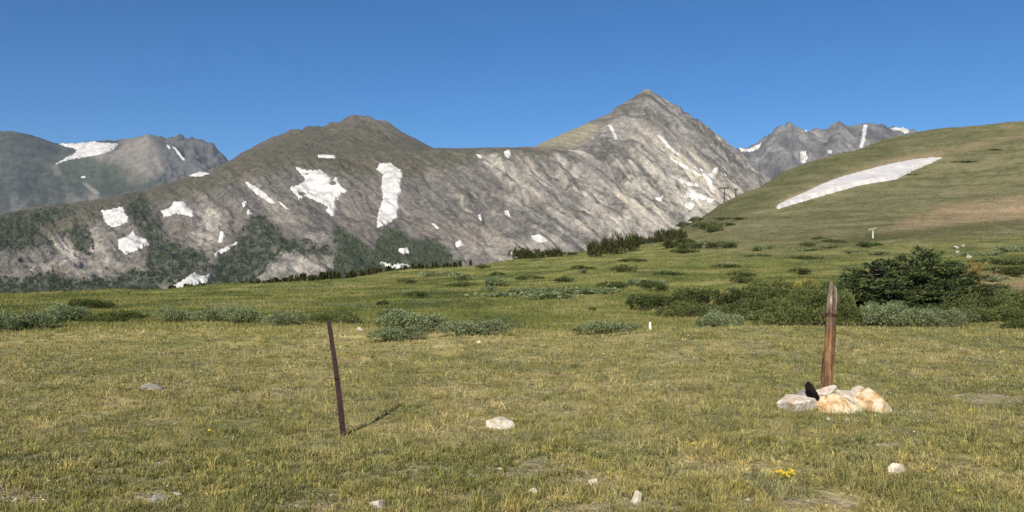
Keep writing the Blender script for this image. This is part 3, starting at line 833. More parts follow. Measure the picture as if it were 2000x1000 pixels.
def willow_mesh(seed, n, L, W, base, var=.25, lobes=12, hgt=1.0):
    """unit willow bush: about 2 wide, 1 high"""
    r = np.random.default_rng(seed)
    lc = np.stack([r.uniform(-.8, .8, lobes), r.uniform(-.55, .55, lobes), r.uniform(.10, .50, lobes)], 1)
    lr = r.uniform(.20, .38, lobes)
    lc[:, 2] *= 1 - .5 * np.abs(lc[:, 0])
    P = []; N = []; C = []
    for k in range(lobes):
        m = int(n * lr[k] ** 2 / (lr ** 2).sum())
        d = r.normal(size=(m, 3)); d[:, 2] = np.abs(d[:, 2]) * 1.0 - .25
        d /= np.linalg.norm(d, axis=1, keepdims=True)
        rr = lr[k] * (1 - .38 * r.random(m) ** 1.7)
        rr *= 1 + .22 * fbm(d[:, 0] * 2.6 + k * 9, d[:, 1] * 2.6 + d[:, 2] * 2, 3, seed)
        p = lc[k] + d * rr[:, None] * np.array([1.1, 1.0, 1.05])
        nn = d * .55 + r.normal(size=(m, 3)) * .5 + np.array([0, 0, .55])
        nn /= np.linalg.norm(nn, axis=1, keepdims=True)
        P.append(p); N.append(nn)
        tone = r.uniform(.72, 1.28)
        tw = r.integers(0, max(m // 14, 1), m)
        tn = r.normal(0, 1, max(m // 14, 1) + 1)
        C.append(tone * np.clip(1 + var * .5 * tn[tw] + var * .6 * r.normal(size=m), .45, 1.7))
    P = np.concatenate(P); N = np.concatenate(N); C = np.concatenate(C)
    keep = P[:, 2] > -.02
    P, N, C = P[keep], N[keep], C[keep]
    P[:, 2] *= hgt
    V, Fc = leaves(P, N, L * r.uniform(.7, 1.3, len(P)), W, r)
    hue = r.random(len(P))[:, None]
    col = np.array(base)[None] * C[:, None] * (1 + (hue - .5) * np.array([.35, .1, .25]))
    stems = []
    for k in range(lobes * 3):
        j = k % lobes
        e = lc[j] + r.normal(size=3) * lr[j] * .85
        e[2] = max(.12, e[2]) * hgt
        s = np.array([lc[j, 0] * .55 + r.normal() * .06, lc[j, 1] * .55 + r.normal() * .06, -.06])
        stems.append(tube([s, (s + e) / 2 + r.normal(size=3) * .04, e], [.016, .012, .005], 3))
    return (V, Fc, np.repeat(col, 4, 0)), joined(stems)

def bush_kind(kind, seed, n, L, W, base, **kw):
    (V, Fc, c), (sv, sf) = willow_mesh(seed, n, L, W, base, **kw)
    return (mesh_data('foliage', V, Fc, M_WILLOW, col=c), mesh_data('stems', sv, sf, M_BARK))
SAGE = (.175, .205, .105); OLIV = (.108, .126, .044); DARK = (.070, .090, .032); PALE = (.235, .265, .175)
BUSH = {
    'sage': [bush_kind('sage', 500 + i, 5200, .075, .030, SAGE) for i in range(3)],
    'green': [bush_kind('green', 520 + i, 5200, .075, .034, OLIV) for i in range(3)],
    'dark': [bush_kind('dark', 540 + i, 3600, .085, .040, DARK) for i in range(2)],
    'far': [bush_kind('far', 560 + i, 900, .15, .08, DARK, var=.3) for i in range(3)],
    'fardark': [bush_kind('fardark', 570 + i, 900, .15, .08, (.062, .066, .026), var=.35) for i in range(2)],
    'farsage': [bush_kind('farsage', 580 + i, 900, .15, .07, SAGE, var=.3) for i in range(2)],
}
def bush(name, kind, loc, w, h, label, group, d=None, cat='shrub', rot=None):
    """w: full width, h: height, d: depth in metres"""
    md = random.choice(BUSH[kind])
    d = d or w * .7
    root = empty(name, loc, (0, 0, random.uniform(-.5, .5) if rot is None else rot), (w / 1.85, d / 1.5, h / .72))
    tag(root, label, cat, group)
    for nm, me in zip(('foliage', 'stems'), md):
        link(bpy.data.objects.new(nm, me), root)
    return root

def bush_px(kind, x0, x1, ytop, Y, label, group, name='willow_shrub', n=1, d=None, hmin=.25, yb=None):
    """bush(es) spanning photo columns x0..x1 at distance Y with its top at photo row ytop"""
    out = []
    for k in range(n):
        a = x0 + (x1 - x0) * k / n; b = x0 + (x1 - x0) * (k + 1) / n
        cx = (a + b) / 2
        if yb is not None: Y = at1(cx, yb).y + .3
        yy = Y * (1 + (random.uniform(-.05, .05) if n > 1 else 0))
        p = at_depth(cx, yy)
        w = (b - a) / F * yy * (1.28 if n > 1 else 1.05)
        top = CZ + (500 - ytop) / F * yy
        h = max(hmin, (top - p.z) * (random.uniform(.85, 1.1) if n > 1 else 1))
        p.z -= .04 * h
        out.append(bush(name, kind, p, w, h, label, group, d=d if d else min(w * .8, max(h * 2.2, .5 * w))))
    return out

G1 = 'willow bushes along the swale'
bush_px('sage', -70, 20, 606, 0, 'low dark willow clump cut by the left edge of the photo', G1, yb=650)
bush_px('sage', 0, 100, 601, 0, 'willow clump just right of the one cut by the left edge', G1, yb=643)
bush_px('sage', 85, 168, 595, 0, 'third willow from the left edge, rising toward the small dark one', G1, yb=630)
bush_px('dark', 140, 214, 582, 0, 'small dark willow behind the third one from the left edge', G1, yb=603)
bush_px('green', 184, 282, 607, 0, 'thin flat green willow between the left and middle clumps', G1, hmin=.3, yb=629)
bush_px('sage', 296, 375, 600, 0, 'left end of the long low willow hedge left of the red steel post', G1, yb=630)
bush_px('sage', 360, 445, 597, 0, 'second willow of the long low hedge left of the red steel post', G1, yb=628)
bush_px('sage', 428, 515, 598, 0, 'third willow of the long low hedge left of the red steel post', G1, yb=632)
bush_px('sage', 500, 590, 604, 0, 'right end of the long low willow hedge left of the red steel post', G1, yb=636)
bush_px('green', 596, 696, 607, 0, 'low green willow behind the top of the red steel post', G1, yb=632)
bush_px('sage', 716, 868, 608, 0, 'rounded grey green willow right of the red steel post', G1, d=1.6, yb=648)
bush_px('sage', 722, 838, 637, 0, 'small willow mound in front of the rounded grey green one', G1, d=.8, yb=666)
bush_px('sage', 862, 1006, 622, 18.6, 'grey green willow mound in the middle, right of the rounded pair', G1, d=1.1)
bush_px('sage', 1094, 1256, 628, 18.4, 'low grey green willow mound left of the short white stake', G1, d=1.1)
bush_px('sage', 1348, 1450, 609, 21, 'small pale willow left of the big shrub bank', G1, d=1.2)
G2 = 'shrub bank behind the wooden post'
bush_px('dark', 1240, 1345, 570, 31, 'dark flat willow at the left end of the shrub bank', G2)
bush_px('dark', 1330, 1450, 558, 32, 'broad willow next to the left end of the shrub bank', G2)
bush_px('green', 1440, 1560, 546, 33, 'olive willow rising toward the dark spruce', G2)
bush_px('green', 1540, 1650, 550, 30, 'yellow green willow beside the tip of the wooden post', G2)
bush_px('green', 1485, 1600, 583, 22.5, 'leafy green willow just left of the wooden post', G2, d=1.5)
bush_px('green', 1580, 1680, 590, 22.5, 'leafy green willow hidden partly by the wooden post', G2, d=1.3)
bush_px('sage', 1670, 1790, 588, 22.5, 'rounded grey green willow in front of the dark spruce', G2, d=1.6)
bush_px('sage', 1770, 1890, 600, 22, 'grey willow right of the rounded one before the spruce', G2, d=1.4)
bush_px('green', 1845, 1960, 576, 26, 'green willow at the right foot of the dark spruce', G2)
bush_px('green', 1930, 2060, 566, 27, 'green willow at the right edge of the photo', G2)
bush_px('green', 1880, 2000, 596, 24, 'low green willow filling the gap under the right end of the spruce', G2)
bush_px('dark', 1962, 2040, 627, 20.5, 'dark low bush cut by the right edge', G2, d=.8)
bush_px('green', 1400, 1520, 585, 26, 'low willow in front of the bank, left of the wooden post', G2)
bush_px('green', 1290, 1400, 588, 28, 'flat low willow before the left part of the bank', G2, hmin=.3)
def brink_row(px): return np.interp(px, [-100, 0, 150, 300, 400, 500, 600, 700, 800, 900, 1000, 1100, 1200, 1300, 2000], [575, 575, 572, 567, 560, 553, 546, 538, 528, 516, 505, 495, 480, 470, 470])
G3 = 'far willow patches on the meadow'
for k, (kind, x0, x1, yt, Y, n) in enumerate([
        ('farsage', 930, 1080, 580, 42, 2), ('farsage', 1060, 1210, 574, 43, 2), ('farsage', 1010, 1130, 590, 38, 1),
        ('farsage', 820, 895, 531, 88, 2), ('far', 862, 898, 534, 86, 1), ('far', 958, 985, 538, 75, 1), ('far', 776, 812, 550, 66, 1), ('far', 795, 830, 585, 42, 1),
        ('far', 1275, 1330, 540, 60, 1), ('farsage', 1230, 1300, 556, 50, 2), ('far', 1390, 1440, 522, 72, 1), ('far', 1460, 1500, 498, 94, 1), ('far', 1120, 1160, 528, 80, 1),
        ('farsage', 1560, 1690, 490, 100, 3), ('far', 1545, 1600, 508, 84, 1), ('far', 1210, 1260, 516, 92, 1), ('far', 1420, 1470, 540, 58, 1), ('far', 1170, 1215, 560, 48, 1), ('far', 1010, 1060, 545, 64, 1), ('far', 880, 930, 560, 56, 1),
        ('farsage', 1880, 1960, 492, 80, 2), ('far', 1910, 2020, 505, 68, 2), ('farsage', 1950, 2060, 478, 92, 2), ('far', 1930, 2040, 520, 58, 2)]):
    where = 'right' if x0 > 1500 else ('middle' if x0 > 900 else 'left')
    tone = 'pale sage' if kind == 'farsage' else 'small dark green'
    bush_px(kind, x0, x1, yt, Y, f'{tone} willow patch dotted over the far meadow, {where} part', G3 + ', ' + where, n=n, hmin=.35)
rm = random.Random(12)
for k in range(46):
    x = rm.uniform(650, 1980); 
    lo = float(brink_row(x)) + 8
    y = lo + (rm.random() ** 1.2) * (628 - lo)
    p = at1(x, y)
    if not (24 < p.y < 140): continue
    w = rm.uniform(14, 46)
    zone = 'left' if x < 1000 else ('middle' if x < 1500 else 'right')
    bush('willow_mat', rm.choice(['far', 'far', 'farsage']), p, w / F * p.y, min(rm.uniform(.18, .4) * (1 + p.y / 90), .4 * w / F * p.y), 'ankle high willow mat spread over the green meadow, ' + zone + ' part', 'low willow mats on the meadow, ' + zone, d=w / F * p.y * 1.2)
G4 = 'dark shrubs at the foot of the hillside'
for k, (kind, x0, x1, yt, Y, n, lab) in enumerate([
        ('fardark', 1153, 1200, 461, 128, 2, 'tall dark shrub where the meadow meets the hillside, its left half'),
        ('fardark', 1190, 1245, 458, 130, 2, 'tall dark shrub where the meadow meets the hillside, its right half'),
        ('fardark', 1225, 1290, 460, 165, 3, 'low dark shrub in the row climbing to the hillside'),
        ('fardark', 1285, 1345, 447, 168, 3, 'brownish dark shrub below the hillside crest'),
        ('fardark', 1300, 1360, 466, 140, 2, 'brown dark shrub in front of the row at the hillside foot'),
        ('far', 1330, 1430, 472, 125, 3, 'spreading dark shrub at the hillside foot'),
        ('far', 1355, 1430, 434, 190, 3, 'green shrub patch on the lower hillside'),
        ('far', 1400, 1460, 424, 205, 2, 'upper green shrub patch on the lower hillside'),
        
        ('fardark', 1000, 1095, 486, 138, 3, 'dark shrub on the meadow brink'),
        ('far', 1095, 1125, 492, 138, 1, 'single small shrub on the meadow brink'),
        ('far', 1770, 1792, 348, 290, 1, 'dark shrub dot below the snow bank'),
        ('far', 1862, 1908, 326, 320, 2, 'dark shrub pair on the upper hillside'),
        ('far', 1930, 1962, 302, 350, 1, 'dark shrub high on the hillside at right'),
        ('far', 1590, 1650, 468, 128, 3, 'dark low shrub strip below the white post')]):
    bush_px(kind, x0, x1, yt, Y, lab, G4 + ', ' + lab.split(' ')[0], n=n, hmin=.5, name='dark_shrub')
for k, (x, w) in enumerate(((1312, 26), (1336, 30), (1360, 26))):
    for yy in np.arange(425, 480, .5):
        q = at([x], [yy])[0]
        if np.isfinite(q).all(): break
    q = Vector(at([x], [yy + 3])[0])
    bush('dark_shrub', 'far', q, w / F * q.y, 10 / F * q.y, ['lowest of three green shrubs in a strip along the hillside crest', 'middle one of three green shrubs along the hillside crest', 'highest of three green shrubs in a strip along the hillside crest'][k], 'green shrub strip on the hillside crest')

# --- krummholz spruce
def spruce_mesh(seed, H, spread, nb, lean=(0, 0), tri_len=.085, col=(.050, .068, .028), flat=.25, low=0.0):
    r = np.random.default_rng(seed)
    P = []; N = []; limbs = []; tips = []
    trunk_top = np.array([lean[0], lean[1], H])
    def trunk(t): return np.array([lean[0] * t * t, lean[1] * t * t, H * t])
    limbs.append(tube([trunk(t) - np.array([0, 0, .12 * (t == 0)]) for t in np.linspace(0, 1, 6)], np.linspace(.05, .006, 6) * H * .8, 6))
    for b in range(nb):
        t = low + (1 - low) * (b + r.random()) / nb
        base = trunk(t * .97)
        az = r.uniform(0, 2 * math.pi)
        ln = spread * (1 - t) ** .75 * r.uniform(.65, 1.15) + .06
        el = r.uniform(-.05, .30) + .5 * t * t
        d = np.array([math.cos(az), math.sin(az), math.sin(el)]); d /= np.linalg.norm(d)
        sag = -.18 * ln
        pts = [base + d * ln * s + np.array([0, 0, sag * s * s + .10 * ln * s ** 4]) for s in np.linspace(0, 1, 5)]
        limbs.append(tube(pts, np.linspace(.012, .003, 5) * (1 + H * .3), 3))
        side = np.cross(d, [0, 0, 1]); side /= np.linalg.norm(side)
        ns = max(3, int(ln / .06))
        for q in range(ns):
            s = .15 + .85 * (q + r.random()) / ns
            p = base + d * ln * s + np.array([0, 0, sag * s * s + .10 * ln * s ** 4])
            for sg in (-1, 1):
                tl = ln * .42 * (1 - s * .65) * r.uniform(.6, 1.2) + .05
                td = d * .65 + side * sg * .8 + np.array([0, 0, r.uniform(-.05, flat)]); td /= np.linalg.norm(td)
                m = max(4, int(tl / .022))
                u = r.random(m)
                pp = p + td * (u * tl)[:, None] + r.normal(size=(m, 3)) * .012
                nn = td * .9 + r.normal(size=(m, 3)) * .55 + np.array([0, 0, .25])
                nn /= np.linalg.norm(nn, axis=1, keepdims=True)
                P.append(pp); N.append(nn); tips.append(u * .5 + s * .5)
    P = np.concatenate(P); N = np.concatenate(N); tp = np.concatenate(tips)
    V, Fc = leaves(P, N, tri_len * r.uniform(.7, 1.3, len(P)), tri_len * .33, r)
    c = np.array(col)[None] * (1 + .28 * r.normal(size=len(P)))[:, None].clip(.5, 1.7)
    c = c + (tp[:, None] > .72) * np.array([.05, .055, .014])      # lighter, yellower needles toward the tips
    return (V, Fc, np.repeat(c, 4, 0)), joined(limbs)
def spruce_kind(*a, **k):
    (V, Fc, c), (tv, tf) = spruce_mesh(*a, **k)
    return mesh_data('crown', V, Fc, M_NEEDLE, col=c), mesh_data('trunk', tv, tf, M_BARK)
def spruce(name, md, loc, rotz, sc, label, group, cat='tree'):
    root = empty(name, loc, (0, 0, rotz), (sc, sc, sc) if not isinstance(sc, tuple) else sc)
    tag(root, label, cat, group)
    link(bpy.data.objects.new('crown', md[0]), root); link(bpy.data.objects.new('trunk', md[1]), root)
    return root
KR = [spruce_kind(610 + i, 1.0, .85, 34, lean=((.18, .05), (-.12, .1), (.05, -.1))[i], flat=.2) for i in range(3)]
GK = 'stunted spruces behind the wooden post'
for (x, yt, Y, wide, k, lab) in [
        (1665, 540, 31.5, 1.5, 0, 'wind swept dark spruce at the left of the spruce clump'),
        (1705, 512, 32.0, 1.4, 1, 'mid height dark spruce left of the tallest one'),
        (1740, 508, 32.6, 1.3, 2, 'bushy dark spruce just left of the tallest one'),
        (1808, 486, 32.0, .9, 0, 'tallest dark spruce in the clump with pointed top'),
        (1786, 520, 31.2, 1.2, 1, 'dark spruce in front of the tallest one'),
        (1850, 512, 32.0, 1.2, 2, 'dark spruce right of the tallest one'),
        (1893, 528, 32.2, 1.3, 1, 'low dark spruce at the right of the clump'),
        (1735, 548, 30.4, 1.8, 0, 'low spreading spruce in the front of the clump'),
        (1838, 548, 30.6, 1.7, 2, 'low spreading spruce at the front right of the clump'),
        (1620, 560, 31.8, 1.8, 1, 'low spruce mat behind the tip of the wooden post'),
        (1764, 500, 33.2, .75, 1, 'narrow pointed spruce close behind the left of the tallest one'),
        (1722, 511, 33.4, .75, 2, 'narrow pointed spruce at the back left of the clump'),
        (1872, 514, 33.2, .75, 0, 'narrow pointed spruce at the back right of the clump'),
        (1920, 556, 31.0, 1.6, 0, 'lowest spruce at the right end of the clump')]:
    p = at_depth(x, Y)
    h = CZ + (500 - yt) / F * Y - p.z
    spruce('stunted_spruce', KR[k], p, random.uniform(0, 6.28), (h * wide, h * wide, h), lab, GK)
# rust coloured dead willow behind the spruces
RUST = bush_kind('rust', 640, 1500, .09, .04, (.24, .13, .05))
BUSH['rust'] = [RUST]
bush_px('rust', 1888, 1920, 513, 35, 'rust orange dead shrub at the right shoulder of the spruce clump', 'dead shrub', name='dead_shrub')
BUSH['yellow'] = [bush_kind('yellow', 641, 2200, .09, .04, (.27, .22, .06))]
bush_px('yellow', 1545, 1600, 540, 36, 'yellowing shrub behind the wooden post tip', 'yellow shrub', name='yellow_shrub')

# --- small conifers whose tops show over the meadow brink
def small_conifer(seed, col):
    r = np.random.default_rng(seed)
    P = []; N = []
    for k in range(420):
        t = r.random() ** .8
        az = r.uniform(0, 2 * math.pi); rad = .30 * (1 - t) * r.uniform(.5, 1.1) * (1 + .25 * math.sin(t * 40))
        P.append((rad * .6 * math.cos(az), rad * .6 * math.sin(az), .04 + .95 * t))
        N.append((math.cos(az), math.sin(az), -.15 + .5 * t + r.normal() * .2))
    P = np.array(P); N = np.array(N); N /= np.linalg.norm(N, axis=1, keepdims=True)
    V, Fc = leaves(P, N, .13, .075, r)
    c = np.array(col) * (1 + .3 * r.normal(size=(len(P), 1))).clip(.4, 1.8)
    tv, tf = tube([(0, 0, -.1), (0, 0, .5), (0, 0, 1.0)], [.022, .015, .003], 4)
    return mesh_data('crown', V, Fc, M_NEEDLE, col=np.repeat(c, 4, 0)), mesh_data('trunk', tv, tf, M_BARK)
CONIF = [small_conifer(700 + i, c) for i, c in enumerate([(.048, .058, .022), (.058, .064, .024), (.068, .062, .028)])]
BRINK = [(0, 78), (200, 82), (400, 97), (600, 118), (700, 133), (800, 143), (900, 153), (1000, 165), (1100, 175), (1160, 182)]
GT = 'small conifers beyond the meadow brink'
def brink_y(px): return np.interp(px, [-100, 0, 150, 300, 400, 500, 600, 700, 800, 900, 1000, 1100, 1180], [575, 575, 572, 567, 560, 553, 546, 538, 528, 516, 505, 495, 488])
rt = random.Random(5)
for k in range(270):
    px = rt.choice([rt.uniform(500, 930), rt.uniform(560, 900), rt.uniform(600, 880), rt.uniform(330, 560)])
    Y = float(np.interp(px, [b[0] for b in BRINK], [b[1] for b in BRINK])) * rt.uniform(1.0, 1.18)
    top = float(brink_y(px)) - rt.uniform(1, 11 if 560 < px < 860 else 5)
    p = at_depth(px, Y)
    h = CZ + (500 - top) / F * Y - p.z
    if h < .8: continue
    h = min(h, 9)
    spruce('conifer', CONIF[k % 3], p, rt.uniform(0, 6), (min(h * .8, 2.6), min(h * .8, 2.6), h), 'small dark conifer whose top shows above the grassy meadow brink', GT)

for (px, top, lab) in ((1268, 421, 'lone dark little conifer on the hillside skyline, left of two'), (1284, 429, 'lone dark little conifer on the hillside skyline, right of two')):
    for yy in np.arange(425, 480, .5):
        q = at([px], [yy])[0]
        if np.isfinite(q).all(): break
    q = Vector(q); h = 15.0 / F * q.y
    spruce('conifer', CONIF[0], q, 1.0, (h * .7, h * .7, h), lab, 'skyline conifers on the hillside')

# --- far forest on the mountain face: one mass
def build_forest():
    r = np.random.default_rng(77)
    PX = []; PY = []
    for poly, cnt in zip(FOREST, (2600, 2200, 3400, 1300, 1000, 350, 900)):
        q = np.array(poly)
        x = r.uniform(q[:, 0].min(), q[:, 0].max(), cnt * 2); y = r.uniform(q[:, 1].min(), q[:, 1].max(), cnt * 2)
        n = fbm(x / 16, y / 11, 3, 501)
        d = sdf_poly(x, y, q) + 9 * n
        k = (d > 0) & (n > -.05)
        PX.append(x[k][:cnt]); PY.append(y[k][:cnt])
    # stragglers
    x = r.uniform(0, 700, 1500); y = r.uniform(430, 560, 1500)
    k = fbm(x / 22, y / 15, 3, 503) > .22
    PX.append(x[k]); PY.append(y[k])
    H = MAIN.hit(np.concatenate(PX), np.concatenate(PY))
    H = H[np.isfinite(H).all(1)]
    n = len(H)
    h = r.uniform(3, 6.5, n); w = h * r.uniform(.22, .36, n)
    ang = r.uniform(0, 6.28, n)
    V = []; k6 = 5
    for j in range(k6):
        a = ang + 2 * math.pi * j / k6
        V.append(np.stack([w * np.cos(a), w * np.sin(a), np.full(n, -.5) + r.uniform(0, 1.2, n)], 1))
    V.append(np.stack([r.normal(0, .2, n), r.normal(0, .2, n), h], 1))
    V = np.stack(V, 1) + H[:, None, :]
    b = np.arange(n)[:, None, None] * (k6 + 1)
    f = np.array([[j, (j + 1) % k6, k6] for j in range(k6)])[None]
    Fc = (b + f).reshape(-1, 3)
    base = np.array([.026, .037, .019])
    c = base * (1 + .35 * r.normal(size=(n, 1))).clip(.4, 2) + np.array([.02, .02, .004]) * r.random((n, 1))
    o = mesh_obj('forest', V.reshape(-1, 3), Fc, M_FOREST, col=np.repeat(c, k6 + 1, 0))
    tag(o, 'dark conifer forest scattered in patches low on the main mountain face', 'forest', kind='stuff')
build_forest()

# --- turf
def blades(P, h, w, lean, az, col, bend):
    """P (n,3) roots. bend: two-step blades (3 triangles), else one triangle"""
    n = len(P)
    d = np.stack([np.cos(az), np.sin(az), np.zeros(n)], 1)
    s = np.stack([-np.sin(az), np.cos(az), np.zeros(n)], 1)
    up = np.array([0, 0, 1.0])
    fa = rng.uniform(0, math.pi, n)                     # blade faces any way
    s = s * np.cos(fa)[:, None] + d * np.sin(fa)[:, None]
    tip = P + up * (h * np.cos(lean))[:, None] + d * (h * np.sin(lean))[:, None]
    if bend:
        mid = P + up * (h * .62 * np.cos(lean * .45))[:, None] + d * (h * .62 * np.sin(lean * .45))[:, None]
        V = np.stack([P - s * w[:, None] * .5, P + s * w[:, None] * .5, mid + s * w[:, None] * .42, mid - s * w[:, None] * .42, tip], 1)
        b = np.arange(n)[:, None, None] * 5
        Fc = (b + np.array([[0, 1, 2], [0, 2, 3], [3, 2, 4]])[None]).reshape(-1, 3)
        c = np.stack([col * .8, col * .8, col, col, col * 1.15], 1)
    else:
        V = np.stack([P - s * w[:, None] * .5, P + s * w[:, None] * .5, tip], 1)
        b = np.arange(n)[:, None, None] * 3
        Fc = (b + np.array([[0, 1, 2]])[None]).reshape(-1, 3)
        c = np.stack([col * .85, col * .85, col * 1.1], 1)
    return V.reshape(-1, 3), Fc, c.reshape(-1, 3)

def sample_Y(n, y0, y1, p):
    """ground samples inside the (slightly widened) view, density falling as Y^-p per square metre"""
    a = 2 - p                              # integrate Y * Y^-p
    u = rng.random(n)
    Y = (y0 ** a + u * (y1 ** a - y0 ** a)) ** (1 / a)
    X = Y * rng.uniform(-.76, .76, n)
    return X, Y

def build_grass():
    parts = []
    nt = 64000
    X, Y = sample_Y(nt, 4.0, 26.0, 2.35)
    dens = fbm(X / .5, Y / .5, 3, 601)
    bm = bare_mask(X, Y)
    keep = (rng.random(nt) > bm * .97) & (dens > -.36)
    X, Y, dens, bm = X[keep], Y[keep], dens[keep], bm[keep]
    # tufts gather: pull toward local centres
    tcol = meadow_colour(X, Y, 1000 + F * X / Y, np.full(len(X), 700.0))
    v = rng.normal(size=len(X))
    tcol = tcol * (1 + .24 * v + .30 * fbm(X / .30, Y / .24, 2, 605))[:, None].clip(.45, 1.8)
    straw = rng.random(len(X)) < (.17 + .08 * sstep(8, 14, Y))
    tcol[straw] = tcol[straw] * .45 + np.array([.46, .375, .19]) * .55
    gg = rng.random(len(X)) < .13
    tcol[gg] = tcol[gg] * .4 + np.array([.155, .18, .105]) * .6
    dk = rng.random(len(X)) < .16
    tcol[dk] = tcol[dk] * .35 + np.array([.065, .088, .024]) * .65
    hgt = (.030 + .036 * np.clip(dens * 1.3 + .45, 0, 1) + .018 * rng.random(len(X))) * (1 + .35 * rng.normal(size=len(X)).clip(-1, 2)) * (1 - .55 * bm)
    tall = rng.random(len(X)) < .03 + .16 * sstep(.22, .5, fbm(X / .7, Y / .5, 2, 607))
    hgt[tall] *= 1.55
    tcol[tall] *= np.array([1.08, 1.02, .85])
    for lo, hi, nb, bend in ((0, 7.2, 15, True), (7.2, 99, 11, False)):
        k = (Y >= lo) & (Y < hi)
        x, y, hh, cc = X[k], Y[k], hgt[k], tcol[k]
        n = len(x)
        rad = .028 * np.maximum(1, y / 6.5)
        az = rng.uniform(0, 2 * math.pi, (n, nb))
        rr = np.sqrt(rng.random((n, nb))) * rad[:, None]
        bx = (x[:, None] + rr * np.cos(az)).ravel(); by = (y[:, None] + rr * np.sin(az)).ravel()
        bz = ground_z(bx, by) - .006
        h = (hh[:, None] * rng.uniform(.55, 1.2, (n, nb))).ravel()
        w = np.maximum(.0042, .00085 * np.repeat(y, nb)) * rng.uniform(.7, 1.4, n * nb)
        ln = np.abs(rng.normal(.72, .36, n * nb)).clip(0, 1.4)
        a2 = (az + rng.normal(0, .6, az.shape)).ravel()
        col = np.repeat(cc, nb, 0) * (1 + .16 * rng.normal(size=(n * nb, 1))).clip(.6, 1.5)
        parts.append(blades(np.stack([bx, by, bz], 1), h, w, ln, a2, col, bend))
    V = np.concatenate([p[0] for p in parts])
    off = np.cumsum([0] + [len(p[0]) for p in parts])
    Fc = np.concatenate([p[1] + o for p, o in zip(parts, off)])
    C = np.concatenate([p[2] for p in parts])
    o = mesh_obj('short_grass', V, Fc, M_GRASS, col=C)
    tag(o, 'short tufted straw and green alpine grass covering the near ground', 'grass', kind='stuff')
    print('grass tris', len(Fc))
    # flat little leaves of cushion plants between the grass
    n = 46000
    X, Y = sample_Y(n, 4.0, 16.0, 2.3)
    cl = fbm(X / .45, Y / .35, 3, 621)
    k = cl > .02
    X, Y, cl = X[k], Y[k], cl[k]
    n = len(X)
    N = rng.normal(size=(n, 3)) * np.array([1, 1, .45]) + np.array([0, 0, .35]); N /= np.linalg.norm(N, axis=1, keepdims=True)
    L = np.maximum(.016, .0028 * Y) * rng.uniform(.7, 1.5, n)
    P = np.stack([X, Y, ground_z(X, Y) + rng.uniform(.004, .04, n)], 1)
    V, Fc = leaves(P, N, L, L * .5, rng)
    pal = np.array([[.20, .215, .13], [.27, .255, .19], [.14, .16, .07], [.30, .24, .16], [.36, .31, .22]])
    cc = pal[rng.choice(5, n, p=[.34, .2, .22, .14, .10])] * (1 + .2 * rng.normal(size=(n, 1))).clip(.5, 1.6)
    o = mesh_obj('cushion_plants', V, Fc, M_GRASS, col=np.repeat(cc, 4, 0))
    tag(o, 'grey green leaves of low cushion plants between the grass tufts', 'ground cover', kind='stuff')
    # farther meadow: coarser clumps
    n = 230000
    X, Y = sample_Y(n, 20.0, 470.0, 2.2)
    k = ~((Y > 170) & (X / Y < .17)) & ~((Y > 270) & (X / Y < .30))
    X, Y = X[k], Y[k]
    zz = ground_z(X, Y)
    px, py = project(X, Y, zz)
    k = sdf_poly(px, py, [(1514, 405), (1540, 392), (1575, 376), (1600, 364), (1640, 348), (1690, 334), (1740, 321), (1790, 312), (1841, 307), (1822, 317), (1790, 330), (1752, 350), (1715, 356), (1680, 362), (1630, 376), (1580, 390), (1540, 402), (1520, 408)]) < -1
    X, Y, zz, px, py = X[k], Y[k], zz[k], px[k], py[k]
    cc = meadow_colour(X, Y, px, py)
    cl = fbm(X / 1.2, Y / 1.2, 2, 611)
    cc = cc * (1 + .22 * rng.normal(size=(len(X), 1)) + .25 * cl[:, None]).clip(.45, 1.7)
    h = (.06 + .06 * rng.random(len(X)) + .06 * np.clip(cl, 0, 1)) * (1 + .006 * Y)
    w = .00105 * Y * rng.uniform(.7, 1.4, len(X))
    V, Fc, C = blades(np.stack([X, Y, zz - .01], 1), h, w, np.abs(rng.normal(.45, .3, len(X))).clip(0, 1.2), rng.uniform(0, 6.28, len(X)), cc, False)
    o = mesh_obj('meadow_grass', V, Fc, M_GRASS, col=C)
    tag(o, 'green meadow grass beyond the straw coloured mound', 'grass', kind='stuff')
build_grass()

# ================================================================== STONES
def stone_mat(name, stops, scale=6.0, bump=.02):
    t = NT(name)
    oc = t.obj()
    n = t.noise(scale, 6, .65, oc, .4)
    n2 = t.noise(scale * 5, 4, .7, oc)
    f = t.rng(n2, .3, .7, .8, 1.15)
    c = t.scale_col(t.ramp(n, stops), f)
    return t.surface(c, .9, .15, t.bump(t.math('ADD', n, t.math('MULTIPLY', n2, .5)), .8, bump))
M_OCHRE = stone_mat('ochre_stone', [(.36, (.30, .16, .07)), (.43, (.46, .31, .16)), (.49, (.55, .45, .30)), (.62, (.62, .56, .44))])
M_PALE = stone_mat('pale_stone', [(.33, (.34, .27, .18)), (.48, (.50, .44, .34)), (.66, (.64, .60, .52))])
M_PINK = stone_mat('pinkish_stone', [(.33, (.36, .25, .17)), (.44, (.48, .40, .31)), (.58, (.56, .51, .43)), (.72, (.60, .55, .47))])
M_CREAM = stone_mat('cream_stone', [(.34, (.42, .28, .19)), (.44, (.52, .44, .34)), (.56, (.62, .57, .48)), (.7, (.52, .42, .32))])
M_GREY = stone_mat('grey_stone', [(.34, (.16, .145, .125)), (.5, (.27, .25, .225)), (.66, (.40, .38, .35))])

